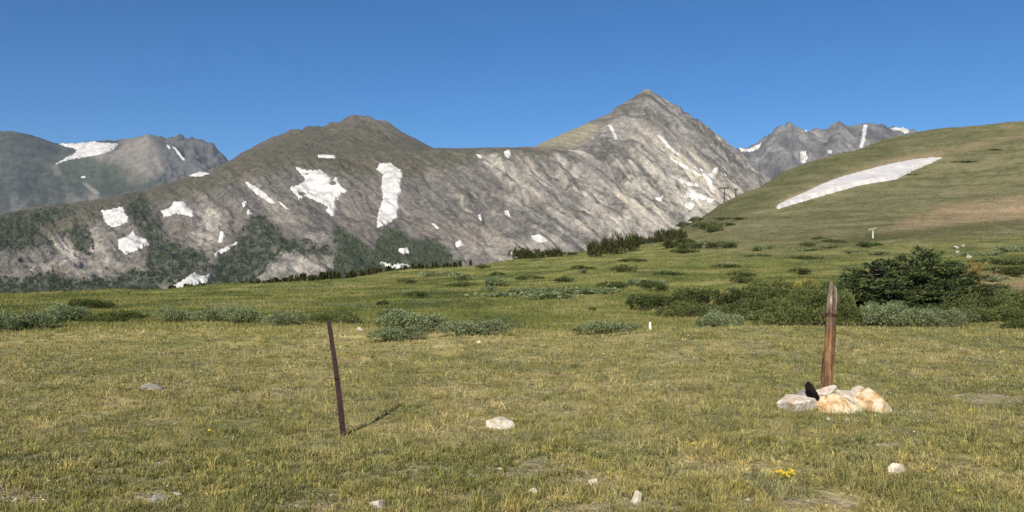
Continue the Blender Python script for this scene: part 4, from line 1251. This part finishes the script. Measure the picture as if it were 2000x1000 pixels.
M_DIM = stone_mat('weathered_pale_stone', [(.33, (.22, .20, .16)), (.5, (.34, .32, .27)), (.68, (.44, .42, .38))])
def icos(sub):
    import bmesh
    bm = bmesh.new()
    bmesh.ops.create_icosphere(bm, subdivisions=sub, radius=1.0)
    bm.verts.ensure_lookup_table()
    V = np.array([v.co[:] for v in bm.verts]); Fc = np.array([[v.index for v in f.verts] for f in bm.faces])
    bm.free()
    return V, Fc
ICO3, ICO4 = icos(3), icos(4)
def rock_shape(seed, cuts=12, depth=(.42, .80), rough=.05, sub=3, extra=()):
    """broken block: a ball cut by planes, then roughened. extra: (normal, offset) cuts given by hand"""
    r = np.random.default_rng(seed)
    V, Fc = ICO4 if sub == 4 else ICO3
    V = V.copy()
    pl = [(np.array(nv, float) / np.linalg.norm(nv), o) for nv, o in extra]
    for k in range(cuts):
        nv = r.normal(size=3); nv /= np.linalg.norm(nv)
        pl.append((nv, r.uniform(*depth)))
    for nv, o in pl:
        d = V @ nv - o
        V = V - np.clip(d, 0, None)[:, None] * nv[None] * .97
    nn = fbm(V[:, 0] * 3.6 + seed, V[:, 1] * 3.6 + V[:, 2] * 2.9, 4, seed % 50 + 2, .65)
    V = V * (1 + rough * 1.2 * nn[:, None])
    lo, hi = V.min(0), V.max(0)
    V = (V - (lo + hi) / 2) / ((hi - lo) / 2)
    return V, Fc
def rock(name, loc, size, rot, mat, seed, label, group=None, cat='rock', **kw):
    V, Fc = rock_shape(seed, **kw)
    V = V * (np.array(size) / 2)
    o = mesh_obj(name, V, Fc, mat, smooth=False)
    o.location = loc; o.rotation_euler = rot
    tag(o, label, cat, group)
    return o
def rock_px(x0, x1, y0, y1, mat, seed, label, depth=.8, group=None, name='rock', sink=.25, rot=None, Y=None, **kw):
    """a stone filling the photo box x0..x1, y0..y1, resting on the ground"""
    if Y is None:
        p = at1((x0 + x1) / 2, y1 - (y1 - y0) * .08)
    else: p = at_depth((x0 + x1) / 2, Y)
    w = (x1 - x0) / F * p.y; h = (y1 - y0) / F * p.y
    yc = p.y + w * depth * .35
    c = Vector(((((x0 + x1) / 2) - 1000) / F * yc, yc, CZ + (500 - (y0 + y1) / 2) / F * p.y))
    hh = h * (1 + sink)
    c.z -= h * sink * .5
    return rock(name, c, (w * 1.08, w * depth, hh * 1.08), rot or (random.uniform(-.1, .1), random.uniform(-.1, .1), random.uniform(-.3, .3)), mat, seed, label, group, **kw)

rock_px(953, 1003, 818, 840, M_PALE, 801, 'lone cream white stone in the short grass between the two posts', depth=.7, sink=.5, rough=.07)
rock_px(1734, 1768, 908, 934, M_PALE, 802, 'small cream stone in the grass below the stone pile', depth=.7, sink=.4)
rock_px(1232, 1254, 960, 984, M_PALE, 803, 'small pale stone near the bottom of the photo right of centre', depth=.8, sink=.4)
rock_px(294, 324, 970, 988, M_GREY, 804, 'grey stone half sunk in turf at bottom left', depth=.9, sink=.4)
rock_px(1144, 1172, 936, 952, M_PINK, 805, 'flat tan stone beside bare soil at bottom centre', depth=.9, sink=.4)
rock_px(724, 752, 980, 1000, M_PINK, 806, 'low tan stone by the bottom edge right of the bare soil', depth=.8, sink=.4)
rock_px(274, 318, 755, 762, M_GREY, 807, 'flat grey stone in the grass far left of the red steel post', depth=.9, sink=.8)
rock_px(1030, 1050, 955, 968, M_PINK, 808, 'small tan stone at the edge of the bare soil, bottom centre', depth=.8, sink=.4)
rock_px(696, 708, 639, 647, M_PALE, 809, 'pale stone on bare ground left of the rounded willow', depth=.8, sink=.3)
rock_px(932, 940, 664, 671, M_PALE, 810, 'tiny white stone in front of the middle willow mound', depth=.8, sink=.3)
for k, (x, y, w, h) in enumerate([(1868, 483, 11, 6), (1882, 480, 9, 5), (1870, 492, 7, 4), (1881, 496, 12, 5), (1893, 501, 9, 7), (1904, 497, 8, 5)]):
    p = at1(x, y + h / 2)
    rock_px(x - w / 2, x + w / 2, y - h / 2, y + h / 2, M_DIM if k != 5 else M_PINK, 820 + k,
            ['large pale boulder at the left of the boulder group on the slope', 'pale boulder behind the others on the slope', 'smallest pale boulder under the left one on the slope', 'flat pale boulder in the middle of the boulder group', 'round white boulder at the front of the boulder group', 'pinkish boulder at the right end of the boulder group'][k],
            group='pale boulders on the slope above the spruces', name='boulder', cat='boulder', Y=p.y)

GP = 'stones piled round the wooden post'
rock_px(1526, 1606, 779, 813, M_CREAM, 831, 'broad flat pinkish white slab at the left of the stone pile', depth=.8, group=GP, sink=.3, Y=8.5, rot=(0, .04, .15), cuts=11, sub=4, rough=.09, extra=[((-.1, -.15, 1), .5), ((-.5, -.2, .8), .62)])
rock_px(1596, 1690, 780, 832, M_OCHRE, 832, 'long ochre stone with sloping ridge in the middle of the pile', depth=.7, group=GP, sink=.2, Y=8.35, rot=(0, .26, -.2), cuts=12, sub=4, rough=.08, extra=[((.35, -.55, .8), .5), ((-.4, -.9, .3), .62)])
rock_px(1672, 1750, 766, 833, M_OCHRE, 833, 'large five sided ochre stone at the right of the pile', depth=.85, group=GP, sink=.15, Y=8.45, rot=(0, .10, .25), cuts=10, sub=4, rough=.07, extra=[((.55, -.2, .75), .58), ((-.1, -.95, .15), .58), ((.8, -.5, -.3), .68), ((-.6, -.3, .7), .62)])
rock_px(1594, 1640, 755, 783, M_PINK, 834, 'small rounded stone on top of the pile against the post foot', depth=.8, group=GP, sink=.35, Y=8.72, sub=3, rough=.07)
rock_px(1662, 1694, 757, 790, M_PALE, 835, 'white pointed stone standing up at the back of the pile', depth=.8, group=GP, sink=.3, Y=8.72, rot=(0, .3, 0), extra=[((.8, 0, .6), .5), ((-.7, -.2, .6), .5)])
rock_px(1628, 1684, 767, 798, M_PALE, 836, 'smooth cream slab behind the long ochre stone', depth=.9, group=GP, sink=.3, Y=8.6, rot=(0, .15, .1))
rock_px(1556, 1600, 765, 788, M_GREY, 837, 'grey flat stone at the back left of the pile', depth=.9, group=GP, sink=.4, Y=8.75)
rock_px(1613, 1620, 815, 820, M_DIM, 838, 'pebble in front of the long ochre stone', depth=.9, group=GP)
rock_px(1651, 1660, 816, 824, M_DIM, 839, 'small chip leaning on the front of the long ochre stone', depth=.6, group=GP)
rock_px(1690, 1722, 812, 838, M_OCHRE, 840, 'rusty wedge under the five sided stone', depth=.7, group=GP, Y=8.2)

def build_gravel():
    n = 5000
    X, Y = sample_Y(n, 4.2, 12.0, 2.2)
    k = rng.random(n) < np.clip(bare_mask(X, Y) * 1.1, .03, 1)
    X, Y = X[k], Y[k]; n = len(X)
    B = np.array([(1, 0, 0), (.3, .95, 0), (-.8, .6, 0), (-.8, -.6, 0), (.3, -.95, 0), (.1, .1, .75), (0, 0, -.6)])
    T = np.array([(0, 1, 5), (1, 2, 5), (2, 3, 5), (3, 4, 5), (4, 0, 5), (1, 0, 6), (2, 1, 6), (3, 2, 6), (4, 3, 6), (0, 4, 6)])
    sz = rng.uniform(.005, .017, n) * (1 + .8 * (rng.random(n) < .08))
    a = rng.uniform(0, 6.28, n)
    V = B[None] * (1 + .3 * rng.normal(size=(n, 7, 1))).clip(.5, 1.6)
    V = np.stack([V[..., 0] * np.cos(a)[:, None] - V[..., 1] * np.sin(a)[:, None], V[..., 0] * np.sin(a)[:, None] + V[..., 1] * np.cos(a)[:, None], V[..., 2] * .7], -1) * sz[:, None, None]
    V = V + np.stack([X, Y, ground_z(X, Y) + sz * .35], 1)[:, None, :]
    Fc = (np.arange(n)[:, None, None] * 7 + T[None]).reshape(-1, 3)
    c = np.array([[.46, .38, .28], [.36, .32, .27], [.56, .50, .42], [.30, .22, .16]])[rng.integers(0, 4, n)] * rng.uniform(.7, 1.2, (n, 1))
    t = NT('gravel_stone')
    m = t.surface(t.attr('Col'), .9, .15)
    tag(mesh_obj('gravel', V.reshape(-1, 3), Fc, m, col=np.repeat(c, 7, 0)), 'tan and grey gravel in the worn patches of the near turf', 'gravel', kind='stuff')
build_gravel()

# ================================================================== POSTS
def build_wood_post():
    base = at_depth(1609, 8.95)
    topY = 8.95
    tx = (1629 - 1000) / F * topY; tz = CZ + (500 - 548) / F * topY
    H = tz - base.z + .0
    root = empty('wooden_post', base)
    tag(root, 'weathered brown wooden post with broken slanted tip standing in a stone pile', 'post')
    dx = tx - base.x
    nr, nc = 60, 28
    V = []
    r = np.random.default_rng(41)
    for i in range(nr):
        t = i / (nr - 1)
        z = -.25 + (H + .25) * t
        for j in range(nc):
            a = 2 * math.pi * j / nc
            # rounded split log, wider in the middle
            rad = .061 - .012 * t + .004 * math.sin(3 * a + 1.0) + .005 * math.sin(2 * a + 2.0)
            rad += .0055 * float(pn(j * 1.1 + 5, t * 3.0, 3)) + .006 * float(pn(a * 1.3, t * 7, 5))
            x = rad * math.cos(a); y = rad * math.sin(a) * .85
            zz = z
            if t > .86:                                  # slanted, splintered break
                cut = H - .005 - 1.1 * max(0, (x + .030)) - .10 * abs(y) + .022 * math.sin(j * 2.3)
                zz = min(z, cut + .0)
                k = (t - .86) / .14
                x = x * (1 - .30 * k) - .006 * k; y = y * (1 - .35 * k)
            sh = dx * max(0, zz) / H + .008 * math.sin(zz * 3.0)
            V.append((x + sh, y, zz))
    fc = []
    for i in range(nr - 1):
        for j in range(nc):
            a = i * nc + j; b = i * nc + (j + 1) % nc
            fc.append((a, b, b + nc, a + nc))
    # close the top with a fan of quads to the centre
    V.append(tuple(np.mean(V[-nc:], 0)))
    c = len(V) - 1; e = (nr - 1) * nc
    tri = [(e + j, e + (j + 1) % nc, c) for j in range(nc)]
    f3 = []
    for q in fc: f3 += [(q[0], q[1], q[2]), (q[0], q[2], q[3])]
    t = NT('weathered_wood')
    oc = t.obj()
    g = t.noise(26, 6, .7, t.mapping(oc, (1, 1, .06)), .8)
    g2 = t.noise(5, 4, .6, oc)
    sep = t.n('ShaderNodeSeparateXYZ'); t.l(oc, sep.inputs[0])
    hgt = t.math('ADD', sep.outputs[2], t.rng(g, .3, .7, -.10, .10))
    brown = t.ramp(g, [(.36, (.035, .018, .009)), (.47, (.155, .078, .036)), (.60, (.29, .165, .085))])
    grey = t.ramp(g, [(.36, (.09, .068, .045)), (.48, (.30, .235, .165)), (.60, (.52, .45, .35))])
    mid = t.ramp(g, [(.3, (.05, .035, .022)), (.6, (.16, .11, .07))])
    c1 = t.mix(t.rng(hgt, .74 * H, .86 * H, 0, 1), mid, grey)
    c2 = t.mix(t.rng(hgt, .56 * H, .66 * H, 0, 1), brown, c1)
    g3 = t.noise(9, 5, .7, t.mapping(oc, (1, 1, .35)))
    cc = t.scale_col(c2, t.math('MULTIPLY', t.rng(g2, .3, .7, .75, 1.25), t.rng(g3, .36, .60, .45, 1.2)))
    m = t.surface(cc, .85, .2, t.bump(g, 1.0, .012))
    mesh_obj('shaft', V, f3 + tri, m, root, smooth=False)
    # iron strap and stub of old wire on the left side
    t = NT('rusty_iron')
    n = t.noise(30, 4, .6, t.obj())
    mi = t.surface(t.ramp(n, [(.3, (.05, .028, .018)), (.7, (.13, .065, .035))]), .7, .4, metal=.3)
    zb = H * .735
    ox = dx * zb / H
    ring = [(ox + .060 * math.cos(a), 0.052 * math.sin(a), zb + .010 * math.sin(a * 2)) for a in np.linspace(0, 2 * math.pi, 15)]
    v, f = joined([tube(ring, .005, 5), tube([(ox + p[0] * 0 + .059 * math.cos(a), .051 * math.sin(a), zb - .022) for a, p in zip(np.linspace(0, 2 * math.pi, 15), ring)], .004, 5)])
    mesh_obj('wire_wrap', v, f, mi, root)
    v, f = joined([tube([(ox - .06, -.02, zb), (ox - .10, -.03, zb + .012), (ox - .135, -.03, zb + .002)], [.014, .016, .009], 6), tube([(ox - .125, -.03, zb + .0), (ox - .115, -.03, zb - .05)], [.007, .004], 5)])
    mesh_obj('insulator_stub', v, f, mi, root)
    return root
build_wood_post()

def build_stub():
    t = NT('charred_wood')
    n = t.noise(18, 5, .7, t.mapping(t.obj(), (1, 1, .3)))
    m = t.surface(t.ramp(n, [(.3, (.006, .005, .004)), (.7, (.022, .018, .015))]), .9, .1, t.bump(n, 1, .02))
    p = at_depth(1588, 8.72)
    k = p.y / F
    c = Vector(((1588 - 1000) * k, p.y, CZ + (500 - 768) * k))
    rock('charred_stub', c, (21 * k, 18 * k, 56 * k), (.1, R(-33), .3), m, 861, 'black charred wood stub wedged between the stones left of the wooden post', cat='stump', cuts=9, rough=.10, sub=4)
build_stub()

def build_steel_post():
    Yp = 8.0
    base = at_depth(671, at1(671, 851).y)
    Yp = base.y
    top = Vector(((641.5 - 1000) / F * Yp, Yp, CZ + (500 - 627) / F * Yp))
    H = top.z - base.z
    root = empty('steel_post', base)
    tag(root, 'dark maroon steel fence post leaning left in the grass', 'post')
    t = NT('maroon_steel')
    oc = t.obj()
    n = t.noise(14, 5, .65, t.mapping(oc, (1, 1, .35))); n2 = t.noise(60, 3, .6, oc)
    c = t.ramp(t.math('ADD', t.math('MULTIPLY', n, .7), t.math('MULTIPLY', n2, .3)), [(.34, (.012, .006, .006)), (.5, (.028, .010, .010)), (.66, (.055, .020, .018))])
    m = t.surface(c, t.rng(n, .3, .7, .45, .75), .4, t.bump(n2, .4, .003), metal=.2)
    # T section: flange with a web behind, extruded along the lean
    a, b, w = .021, .009, .030
    prof = [(-a, -b), (a, -b), (a, 0), (.006, .002), (.006, w), (-.006, w), (-.006, .002), (-a, 0)]
    nseg = 26
    dx = top.x - base.x
    V = []; f = []
    for i in range(nseg + 1):
        tt = -.22 / H + (1 + .22 / H) * i / nseg
        sc = 1.0 if tt > .0 else 1.0
        k = 1 + .40 * (1 - tt)
        bow = .010 * math.sin(math.pi * max(0, tt))
        for (x, y) in prof:
            V.append((x * k + dx * tt + bow, y * k + .015 * tt, H * tt))
    n_ = len(prof)
    for i in range(nseg):
        for j in range(n_):
            p = i * n_ + j; q = i * n_ + (j + 1) % n_
            f += [(p, q, q + n_), (p, q + n_, p + n_)]
    e = nseg * n_
    f += [(e, e + 1, e + 2), (e, e + 2, e + 3), (e, e + 3, e + 6), (e, e + 6, e + 7), (e + 3, e + 4, e + 5), (e + 3, e + 5, e + 6)]
    mesh_obj('shaft', V, f, m, root)
    # studs up the face
    st = bpy.data.meshes.new('stud')
    vv = np.array([(-.012, 0, -.008), (.012, 0, -.008), (.012, 0, .008), (-.012, 0, .008), (-.008, -.011, -.004), (.008, -.011, -.004), (.008, -.011, .006), (-.008, -.011, .006)])
    ff = np.array([(0, 1, 5, 4), (1, 2, 6, 5), (2, 3, 7, 6), (3, 0, 4, 7), (4, 5, 6, 7)])
    st = mesh_data('stud', vv, ff, m)
    for i in range(17):
        tt = .06 + .055 * i
        o = link(bpy.data.objects.new('stud', st), root)
        o.scale = (.7, .6, .7)
        o.location = (dx * tt + .010 * math.sin(math.pi * tt), -.0090 * (1 + .4 * (1 - tt)) + .015 * tt, H * tt)
    # loose wire clip at mid height
    zc = H * .50; xo = dx * .5 + .01
    v, f = joined([tube([(xo + .02, -.02, zc), (xo - .045, -.022, zc + .004), (xo - .10, -.03, zc + .010), (xo - .125, -.02, zc - .01)], .0035, 5)])
    mesh_obj('wire_clip', v, f, m, root)
build_steel_post()

def box(x0, x1, y0, y1, z0, z1):
    V = np.array([(x, y, z) for z in (z0, z1) for y in (y0, y1) for x in (x0, x1)], float)
    Fc = np.array([(0, 2, 3), (0, 3, 1), (4, 5, 7), (4, 7, 6), (0, 1, 5), (0, 5, 4), (2, 6, 7), (2, 7, 3), (0, 4, 6), (0, 6, 2), (1, 3, 7), (1, 7, 5)])
    return V, Fc
def paint(name, a, b, rough=.6):
    t = NT(name)
    n = t.noise(8, 5, .65, t.obj())
    return t.surface(t.ramp(n, [(.35, a), (.6, b)]), rough, .3)
M_WHITE = paint('white_paint', (.66, .62, .52), (.80, .77, .68))

# short white stake beyond the mound
def build_stake():
    p = at_depth(1270, 20.5)
    h = CZ + (500 - 629) / F * p.y - p.z
    root = empty('white_stake', p, (0, R(-2), 0))
    tag(root, 'short white marker stake standing right of the low willow mound', 'stake')
    w = .028
    V, f = box(-w, w, -.012, .012, -.15, h * .93)
    V2, f2 = box(-w * .8, w * .8, -.010, .010, h * .93, h)
    v, ff = joined([(V, f), (V2, f2)])
    mesh_obj('stake_blade', v, ff, M_WHITE, root)
    v, ff = box(-w * 1.02, w * 1.02, -.0135, .0135, h * .80, h * .86)
    mesh_obj('band', v, ff, paint('grey_band', (.45, .44, .40), (.56, .54, .50)), root)
build_stake()

# white post with a slanted pale board on the hillside foot
def build_marker():
    p = at1(1705, 465)
    k = p.y / F
    root = empty('marker_post', p)
    tag(root, 'pale post topped by a slanted board standing on the lower hillside', 'marker post')
    M_W2 = paint('weathered_white_paint', (.42, .39, .31), (.55, .52, .43))
    v, f = tube([(0, 0, -.4), (0, 0, 9 * k), (0, 0, 17 * k)], [1.8 * k, 1.6 * k, .9 * k], 8)
    mesh_obj('post', v, f, M_W2, root)
    v, f = box(-8.5 * k, 8.5 * k, -.06, .06, -1.3 * k, 1.3 * k)
    o = mesh_obj('board', v, f, paint('pale_board', (.24, .225, .14), (.32, .30, .20)), root)
    o.location = (-2 * k, -1.9 * k, 18 * k); o.rotation_euler = (0, R(-17), 0)
build_marker()

# dark T shaped poles on the skyline of the hillside
def build_pole(px, pyb, pyt, arm, label, tilt=0):
    # base on the crest line of the hillside
    for pyb in np.arange(pyb - 25, pyb + 40, .5):
        p = at([px], [pyb])[0]
        if np.isfinite(p).all(): break
    p = Vector(p)
    k = p.y / F
    h = (pyb - pyt) * k
    root = empty('utility_pole', p)
    tag(root, label, 'pole', 'dark poles on the hillside skyline')
    m = bpy.data.materials.get('dark_pole_wood') or paint('dark_pole_wood', (.038, .037, .028), (.06, .056, .044), .9)
    v, f = tube([(0, 0, -.6), (0, 0, h * .5), (0, 0, h)], [1.2 * k, 1.1 * k, .9 * k], 8)
    mesh_obj('pole', v, f, m, root)
    v, f = box(-arm * k, arm * k * .85, -.12, .12, -1.1 * k, 1.1 * k)
    o = mesh_obj('crossarm', v, f, m, root)
    o.location = (0, -1.4 * k, h - 1.6 * k); o.rotation_euler = (0, R(tilt), 0)
    for s in (-1, 1):
        v, f = tube([(s * arm * .7 * k, 0, 1.0 * k), (s * arm * .7 * k, 0, 2.6 * k)], [.8 * k, .6 * k], 6)
        io = mesh_obj('insulator', v, f, m, o)
build_pole(1414.5, 388, 366, 11, 'dark T shaped pole with wide crossarm on the hillside skyline, left of a pair', -2)
build_pole(1437, 383, 369, 4.5, 'shorter dark pole with small crossarm on the hillside skyline, right of a pair')

# ================================================================== FLOWERS
def flower_clump(px, py, n, spread, label, col=(.72, .50, .02), size=.010):
    p = at1(px, py)
    root = empty('yellow_flower_clump', p)
    tag(root, label, 'flower', 'yellow wildflowers in the turf')
    r = np.random.default_rng(int(px))
    M = bpy.data.materials.get('yellow_petal') or NT('yellow_petal').surface(col, .6, .2)
    MS = bpy.data.materials.get('flower_stem') or NT('flower_stem').surface((.10, .15, .03), .8, .1)
    # one flower: six petals round a low dome
    k = 6
    V = [(0, 0, .35)]; f = []
    for j in range(k):
        a = 2 * math.pi * j / k
        for (rr, da, z) in ((.3, -.25, .2), (1.0, -.28, .28), (1.12, 0, .22), (1.0, .28, .28), (.3, .25, .2)):
            V.append((rr * math.cos(a + da), rr * math.sin(a + da), z))
        b = 1 + j * 5
        f += [(b, b + 1, b + 2), (b, b + 2, b + 3), (b, b + 3, b + 4), (0, b, b + 4), (0, b + 4, 1 + ((j + 1) % k) * 5)]
    me = mesh_data('flower_head', np.array(V) * size, f, M)
    stems = []
    for i in range(n):
        x, y = r.normal(0, spread, 2)
        y *= .6
        z = float(ground_z(p.x + x, p.y + y)) - p.z
        h = r.uniform(.055, .095)
        o = link(bpy.data.objects.new('flower_head', me), root)
        s = r.uniform(.8, 1.4)
        o.location = (x, y, z + h); o.scale = (s, s, s)
        o.rotation_euler = (r.uniform(.1, .7), r.uniform(-.3, .3), r.uniform(0, 6))
        stems.append(tube([(x * .8, y * .8, z - .01), (x * .95, y * .95, z + h * .6), (x, y, z + h)], .0016, 3))
    v, ff = joined(stems)
    mesh_obj('stems', v, ff, MS, root)
flower_clump(1528, 944, 34, .045, 'bright yellow flower clump in the grass at bottom right, the largest one', size=.012)
flower_clump(1346, 880, 9, .035, 'small yellow flower clump in the grass midway between the posts')
flower_clump(1826, 941, 4, .03, 'few pale yellow flowers right of the small cream stone')
flower_clump(1788, 942, 3, .03, 'pair of tiny yellow flowers just right of the small cream stone')
flower_clump(495, 918, 5, .03, 'few tiny yellow flowers at lower left below the steel post')
flower_clump(1895, 815, 3, .03, 'single yellow flower spot right of the stone pile')
flower_clump(1862, 975, 4, .04, 'tiny yellow flowers near the bottom right corner')
flower_clump(1440, 965, 4, .04, 'tiny yellow flowers left of the bright clump')
flower_clump(405, 857, 4, .03, 'few tiny yellow flowers left of the steel post foot')

# ================================================================== AIR
HAZE = 2.1e-5
if HAZE:
    v, f = box(-8500, 8500, -400, 8400, -520, 1120)
    t = NT('haze_air')
    pv = t.n('ShaderNodeVolumePrincipled')
    pv.inputs['Color'].default_value = (.62, .78, 1.0, 1)
    pv.inputs['Density'].default_value = HAZE
    pv.inputs['Anisotropy'].default_value = 0.0
    t.l(pv.outputs[0], t.out.inputs['Volume'])
    o = mesh_obj('haze', v, f, t.m)
    tag(o, kind='stuff')
